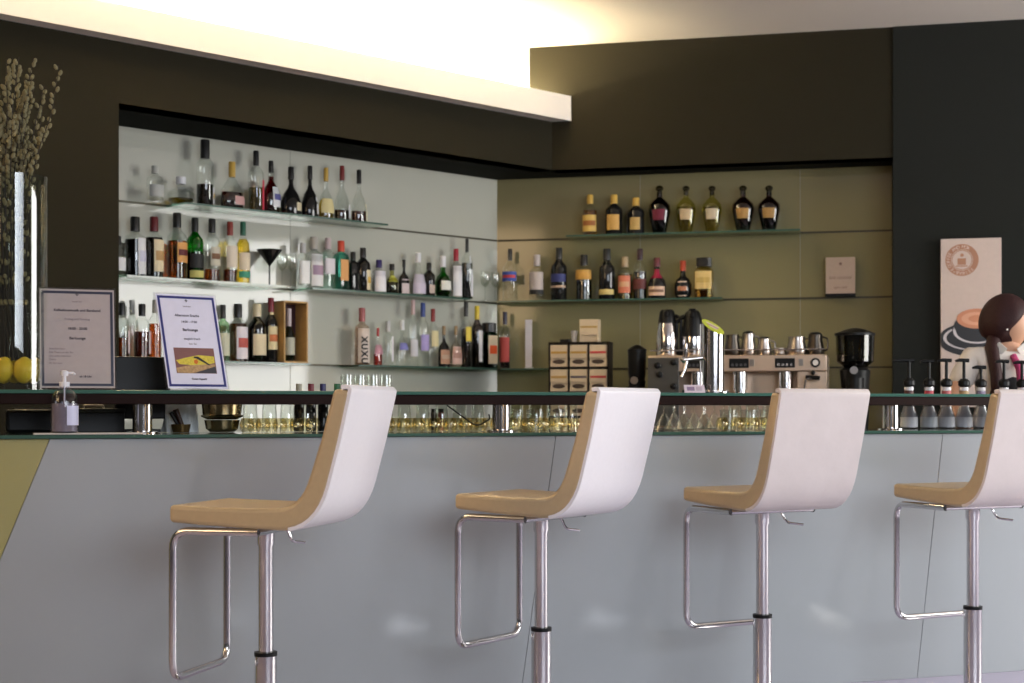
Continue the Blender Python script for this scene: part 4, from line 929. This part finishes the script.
# syrup bottles with pumps
M_syr = gmat('syrup_glass', (.82, .84, .86), .05, 1.6)
def syrup(px, ytop, labc, band, label, off=.52, rot=0.0):
    q = on_bar(px, off); h = Ypx(ytop, q.y)-ZW; s = F/q.y
    o = thing('syrup_bottle', label, 'bottle', (q.x, q.y, ZW+.001), rot, 'pump syrup bottles on the bar')
    mesh('bottle_body', lathe([(.037, 0), (.038, .005), (.038, .055), (.034, .068), (.022, .105), (.0195, .13), (.0195, .185), (.016, .20)], 24), M_syr, o)
    mesh('syrup', lathe([(.034, .005), (.034, .054), (.030, .066), (.019, .10)], 20), pmat('pale_syrup', (.40, .40, .43), .25), o)
    mesh('base_label', lathe([(.0385, .008), (.0385, .052)], 24), paint(band), o)
    mesh('neck_label', lathe([(.0205, .135), (.0205, .170)], 20), paint(labc), o)
    mesh('neck_band', lathe([(.0207, .172), (.0207, .186)], 20), paint((.7, .68, .7)), o)
    mesh('pump_collar', lathe([(.018, .188), (.026, .196), (.026, .214), (.014, .226)], 18), M_black, o)
    mesh('pump_stem', cyl(.007, .22, h-.012, 10), M_black, o)
    mesh('pump_nozzle', join(tube([(.022, 0, h-.008), (-.02, 0, h-.006), (-.075 if px < 915 else -.04, 0, h-.010)], [.009, .008, .005], 10)), M_black, o)
    return o
syrup(909, 359, (.08, .02, .02), (.62, .63, .68), 'leftmost pump syrup bottle, long nozzle pointing left', rot=0)
syrup(929, 360, (.5, .05, .07), (.45, .47, .50), 'pump syrup bottle with red neck label, second from left')
syrup(946.5, 359, (.5, .12, .12), (.5, .5, .53), 'pump syrup bottle with pink-red neck label, third from left')
syrup(964, 359, (.42, .27, .12), (.5, .5, .53), 'pump syrup bottle with tan neck label, fourth from left')
syrup(981, 366, (.25, .2, .3), (.4, .4, .43), 'shorter pump syrup bottle in front of the barista plait', off=.56)
syrup(1004, 360, (.03, .12, .05), (.4, .4, .43), 'pump syrup bottle with dark green label at the barista shirt')
syrup(1022, 361, (.5, .5, .55), (.4, .4, .43), 'pump syrup bottle cut by the right picture edge')
q = on_bar(905, .42)
o = mesh('lemon_slice', mv(cyl(.016, 0, .01, 20), 0, 0, 0), M_lem)
bpy.data.objects.remove(o)

# ------------------------------------------------------------ poster
pc = hit(970.5, CF+nR*0.02, dR); s = F/pc.y
hw = 29/s; z1 = Ypx(239, pc.y); z0 = z1-.98
o = thing('coffee_poster', 'tall cream canvas with coffee seal and cup picture on the slate wall', 'poster', (pc.x, pc.y, z0), AR)
Hh = z1-z0
mesh('canvas', box(-hw, hw, -.035, -.001, 0, Hh), paint((.52, .42, .37), .7), o, False, .002)
def disc(name, x, z, rx_, rz_, y, mat, ring=None, clipx=None):
    N = 40; V = []; Fc = []
    if ring:
        for i in range(N):
            a = 2*math.pi*i/N
            for k_ in (1, ring):
                V.append((x+rx_*k_*math.cos(a), y, z+rz_*k_*math.sin(a)))
        Fc = [(2*i, 2*((i+1) % N), 2*((i+1) % N)+1, 2*i+1) for i in range(N)]
    else:
        V = [(x+rx_*math.cos(2*math.pi*i/N), y, z+rz_*math.sin(2*math.pi*i/N)) for i in range(N)]; Fc = [tuple(range(N))]
    V = [(min(max(a, -hw+.001), hw-.001), b, c) for a, b, c in V]
    return mesh(name, (V, Fc), mat, o, False)
brown = paint((.36, .18, .11), .7)
sx_, sz_ = -.05, Hh-.125
disc('seal', sx_, sz_, .093, .093, -.0356, brown, .66)
disc('seal_line', sx_, sz_, .058, .058, -.0356, brown, .93)
mesh('seal_cup', join(box(sx_-.025, sx_+.022, -.0358, -.0354, sz_-.028, sz_+.010), box(sx_-.034, sx_+.030, -.0358, -.0354, sz_-.038, sz_-.032)), brown, o, False)
disc('seal_cup_steam', sx_, sz_+.028, .010, .010, -.0357, brown)
for k in range(22):
    a = math.pi*(1.15-1.3*k/21) if k < 14 else math.pi*(1.25+.5*(k-14)/7)
    t = text_mesh('COFFEE AND MORE*BARISTA'[k % 22], .026, paint((.62, .50, .44), .7), o, (0, 0, 0), name='seal_letter')
    t.data.transform(Matrix.Translation((0, -.0362, -.009))); 
    t.data.transform(Matrix.Translation((sx_+.077*math.cos(a), 0, sz_+.077*math.sin(a))) @ Matrix.Rotation(-(a-math.pi/2), 4, 'Y'))
cx_, cz_ = .02, Ypx(325, pc.y)-z0
disc('saucer', cx_, cz_-.085, .205, .10, -.0355, paint((.010, .009, .010)))
disc('saucer_rim', cx_, cz_-.075, .175, .075, -.0357, paint((.5, .45, .45)), .9)
disc('cup_body', cx_+.015, cz_-.03, .14, .085, -.0360, paint((.010, .009, .010)))
disc('cup_stripe', cx_+.015, cz_-.035, .135, .075, -.0362, paint((.55, .5, .5)), .88)
disc('cup_side', cx_+.015, cz_-.005, .13, .07, -.0364, paint((.010, .009, .010)))
disc('coffee', cx_+.012, cz_+.035, .112, .058, -.0368, paint((.50, .20, .10)))
disc('latte_foam', cx_+.012, cz_+.035, .085, .038, -.0370, paint((.60, .30, .18)), .55)

# ------------------------------------------------------------ barista
def skin_obj(name, joints, edges, mat, parent, lv=2, bulk=None):
    me = bpy.data.meshes.new(name); me.from_pydata([j[0] for j in joints], edges, []); me.update()
    o = bpy.data.objects.new(name, me); COL.objects.link(o); o.parent = parent
    m = o.modifiers.new('skin', 'SKIN'); m.use_smooth_shade = True
    sv = me.skin_vertices[0].data if me.skin_vertices else None
    if sv is None:
        bm = bmesh.new(); bm.from_mesh(me); bm.verts.layers.skin.verify(); bm.to_mesh(me); bm.free(); sv = me.skin_vertices[0].data
    for i, j in enumerate(joints):
        r = j[1]; sv[i].radius = r if isinstance(r, tuple) else (r, r); sv[i].use_root = (i == 0)
    s_ = o.modifiers.new('sub', 'SUBSURF'); s_.levels = lv; s_.render_levels = lv
    me.materials.append(mat); return o
bq = Vector((1006-CX, F))/F*7.15
per = thing('person', 'barista in white shirt and dark vest with dark red hair, head turned right', 'person', (bq.x, bq.y, 0), 0)
M_skin = pmat('skin', (.55, .30, .19), .5, noise=.04); M_hair = pmat('dark_red_hair', (.026, .006, .006), .6, noise=.5, scale=120, bump=.6, spec=.3)
M_shirt = pmat('white_shirt', (.72, .66, .60), .8, noise=.04, scale=30, bump=.3); M_vest = pmat('dark_vest', (.012, .012, .014), .7)
zn = Ypx(352, bq.y)          # base of neck
sh_z = zn-.022
J = [((0, 0, .92), (.135, .10)), ((0, 0, 1.08), (.12, .09)), ((0, 0, sh_z-.12), (.14, .095)), ((0, 0, sh_z-.02), (.10, .075)), ((0.0, 0, zn+.02), (.050, .05)), ((.005, 0, zn+.09), (.048, .05)),
     ((-.155, 0, sh_z-.015), (.052, .052)), ((-.27, -.06, sh_z-.20), (.040, .040)), ((-.30, -.22, sh_z-.30), (.028, .028)), ((-.295, -.27, sh_z-.33), (.030, .018)),
     ((.155, 0, sh_z-.015), (.052, .052)), ((.25, -.03, sh_z-.24), (.040, .040)), ((.20, -.20, sh_z-.32), (.028, .028)), ((.18, -.25, sh_z-.335), (.030, .018)),
     ((-.085, 0, .84), (.085, .085)), ((-.09, 0, .48), (.058, .058)), ((-.09, .01, .09), (.038, .038)), ((-.09, -.10, .035), (.035, .03)),
     ((.085, 0, .84), (.085, .085)), ((.09, 0, .48), (.058, .058)), ((.09, .01, .09), (.038, .038)), ((.09, -.10, .035), (.035, .03))]
Ed = [(0, 1), (1, 2), (2, 3), (3, 4), (4, 5), (3, 6), (6, 7), (7, 8), (8, 9), (3, 10), (10, 11), (11, 12), (12, 13), (0, 14), (14, 15), (15, 16), (16, 17), (0, 18), (18, 19), (19, 20), (20, 21)]
for hand, sgn in ((9, -1), (13, 1)):
    hx, hy, hz = J[hand][0]
    for f_ in range(4):
        i0 = len(J); fx = hx+(f_-1.5)*.018
        J.append(((fx, hy-.035, hz-.003), (.009, .009))); J.append(((fx, hy-.065-.006*(f_ in (1, 2)), hz-.012), (.008, .008))); J.append(((fx, hy-.082-.008*(f_ in (1, 2)), hz-.03), (.007, .007)))
        Ed += [(hand, i0), (i0, i0+1), (i0+1, i0+2)]
    i0 = len(J); J.append(((hx-sgn*.035, hy-.01, hz-.006), (.010, .010))); J.append(((hx-sgn*.045, hy-.04, hz-.018), (.008, .008))); Ed += [(hand, i0), (i0, i0+1)]
body = skin_obj('body', J, Ed, M_skin, per)
# head: sculpted ellipsoid, local +x = face direction
def head_geo():
    N, Mx = 28, 22; V = []; Fc = []
    for j in range(Mx+1):
        ph = math.pi*j/Mx; zz = -math.cos(ph)
        for i in range(N):
            a = 2*math.pi*i/N; c, s_ = math.cos(a), math.sin(a); rr = math.sin(ph)
            x, y, z = rr*c*.098, rr*s_*.074, zz*.118
            if zz < -.1: 
                k = (-.1-zz)/.9; y *= 1-.32*k; x = x*(1-.18*k)+.014*k
            if c > 0:
                fx = max(0, c)**6
                x += .020*fx*math.exp(-((zz+.18)/.16)**2)*math.exp(-(s_/.22)**2)         # nose
                x -= .010*math.exp(-((zz-.05)/.1)**2)*math.exp(-((abs(s_)-.35)/.16)**2)*(c > .5)   # eye sockets
                x += .007*fx*math.exp(-((zz+.52)/.10)**2)                                   # lips
                x += .008*fx*math.exp(-((zz+.82)/.12)**2)                                   # chin
            V.append((x, y, z))
    Fc = [(j*N+i, j*N+(i+1) % N, (j+1)*N+(i+1) % N, (j+1)*N+i) for j in range(Mx) for i in range(N)]
    return V, Fc
hz = Ypx(323, bq.y)
hp = Vector((.0, -.005, hz))
yaw = math.radians(-14)
HM = Matrix.Translation(hp) @ Matrix.Rotation(yaw, 4, 'Z') @ Matrix.Rotation(math.radians(6), 4, 'Y') @ Matrix.Scale(1.07, 4)
head = mesh('head', xf(head_geo(), HM), M_skin, per, ang=80)
sbs = head.modifiers.new('sub', 'SUBSURF'); sbs.levels = 1; sbs.render_levels = 1
mesh('ear', xf(join(ball(.024, -.002, -.072, -.008, 12, .62, .3, 1.1), ball(.024, -.002, .072, -.008, 12, .62, .3, 1.1)), HM), M_skin, head)
mesh('earring', xf(ball(.005, .001, -.082, -.034, 8), HM), pmat('pearl', (.85, .82, .8), .15), head)
for sgn in (-1, 1):
    e_ = mesh('eye', xf(ball(.011, .081, sgn*.030, .004, 10), HM), paint((.7, .68, .66), .2), head); mesh('iris', xf(ball(.005, .090, sgn*.031, .004, 8), HM), paint((.05, .03, .02), .2), e_)
    mesh('eyebrow', xf(tube([(.088, sgn*.014, .024), (.086, sgn*.032, .029), (.074, sgn*.046, .024)], .0028, 6), HM), M_hair, head)
mesh('mouth', xf(ball(.018, .089, 0, -.062, 10, .45, 1, .28), HM), paint((.42, .10, .09)), head)
# hair: shell over the skull, open at the face
def hair_geo():
    N, Mx = 32, 20; V = []; Fc = []
    for j in range(Mx+1):
        ph = math.pi*j/Mx; zz = -math.cos(ph)
        for i in range(N):
            a = 2*math.pi*i/N; c, s_ = math.cos(a), math.sin(a); rr = math.sin(ph)
            k = 1.0
            front = max(0, c)
            lim = -.62+1.05*max(0, (c+.15))          # hair line rises to the front
            g_ = 1.14+.02*math.sin(9*a) if zz > lim else .86
            x, y, z = rr*c*.100*g_-.006, rr*s_*.077*g_, zz*.120*(1.10 if zz > 0 else 1.0)
            V.append((x, y, z))
    Fc = [(j*N+i, j*N+(i+1) % N, (j+1)*N+(i+1) % N, (j+1)*N+i) for j in range(Mx) for i in range(N)]
    return V, Fc
hr = mesh('hair', xf(hair_geo(), HM), M_hair, per, ang=80)
sbs = hr.modifiers.new('sub', 'SUBSURF'); sbs.levels = 1; sbs.render_levels = 1
pw = [Vector((-.062, -.02, hz-.07)), Vector((-.088, -.060, hz-.12)), Vector((-.088, -.095, hz-.18)), Vector((-.085, -.120, hz-.25)), Vector((-.085, -.128, hz-.33)), Vector((-.085, -.128, hz-.40))]
mesh('plait', tube(pw, [.034, .032, .029, .028, .026, .016], 12), M_hair, hr)
# clothes
Js = [((0, 0, .98), (.150, .112)), ((0, 0, 1.10), (.140, .108)), ((0, 0, sh_z-.12), (.160, .112)), ((0, 0, sh_z-.015), (.112, .085)), ((0, 0, zn+.005), (.066, .062)),
      ((-.160, 0, sh_z-.008), (.068, .066)), ((-.245, -.045, sh_z-.15), (.064, .062)), ((.160, 0, sh_z-.008), (.068, .066)), ((.235, -.02, sh_z-.18), (.062, .060))]
skin_obj('shirt', Js, [(0, 1), (1, 2), (2, 3), (3, 4), (3, 5), (5, 6), (3, 7), (7, 8)], M_shirt, per)
Jv = [((0, -.006, .96), (.156, .118)), ((0, -.006, 1.10), (.148, .116)), ((0, -.008, sh_z-.15), (.150, .120)), ((0, -.006, sh_z-.06), (.10, .10))]
skin_obj('vest', Jv, [(0, 1), (1, 2), (2, 3)], M_vest, per)
for sg in (-1, 1):
    mesh('collar', xf(box(min(.004*sg, .055*sg), max(.004*sg, .055*sg), -.004, 0, -.02, .022), Matrix.Translation((.03*sg, -.075, zn-.005)) @ Matrix.Rotation(-.7*sg, 4, 'Y') @ Matrix.Rotation(.5, 4, 'X')), M_shirt, per, False, .002)
mesh('scarf', tube([(.005, -.085, zn-.02), (.022, -.122, zn-.08), (.024, -.14, zn-.15), (.02, -.145, zn-.22)], [.016, .018, .017, .012], 10), pmat('pink_scarf', (.40, .04, .14), .6), per)
mesh('trousers', join(lathe([(.115, .80), (.165, .90), (.155, 1.0)], 24, flat=.78), mv(lathe([(.055, .06), (.075, .48), (.105, .86)], 20), -.088, 0, 0), mv(lathe([(.055, .06), (.075, .48), (.105, .86)], 20), .088, 0, 0)), M_vest, per)
mesh('shoe', join(ball(.05, -.09, -.05, .035, 12, 1, 2.2, .7), ball(.05, .09, -.05, .035, 12, 1, 2.2, .7)), M_black, per)
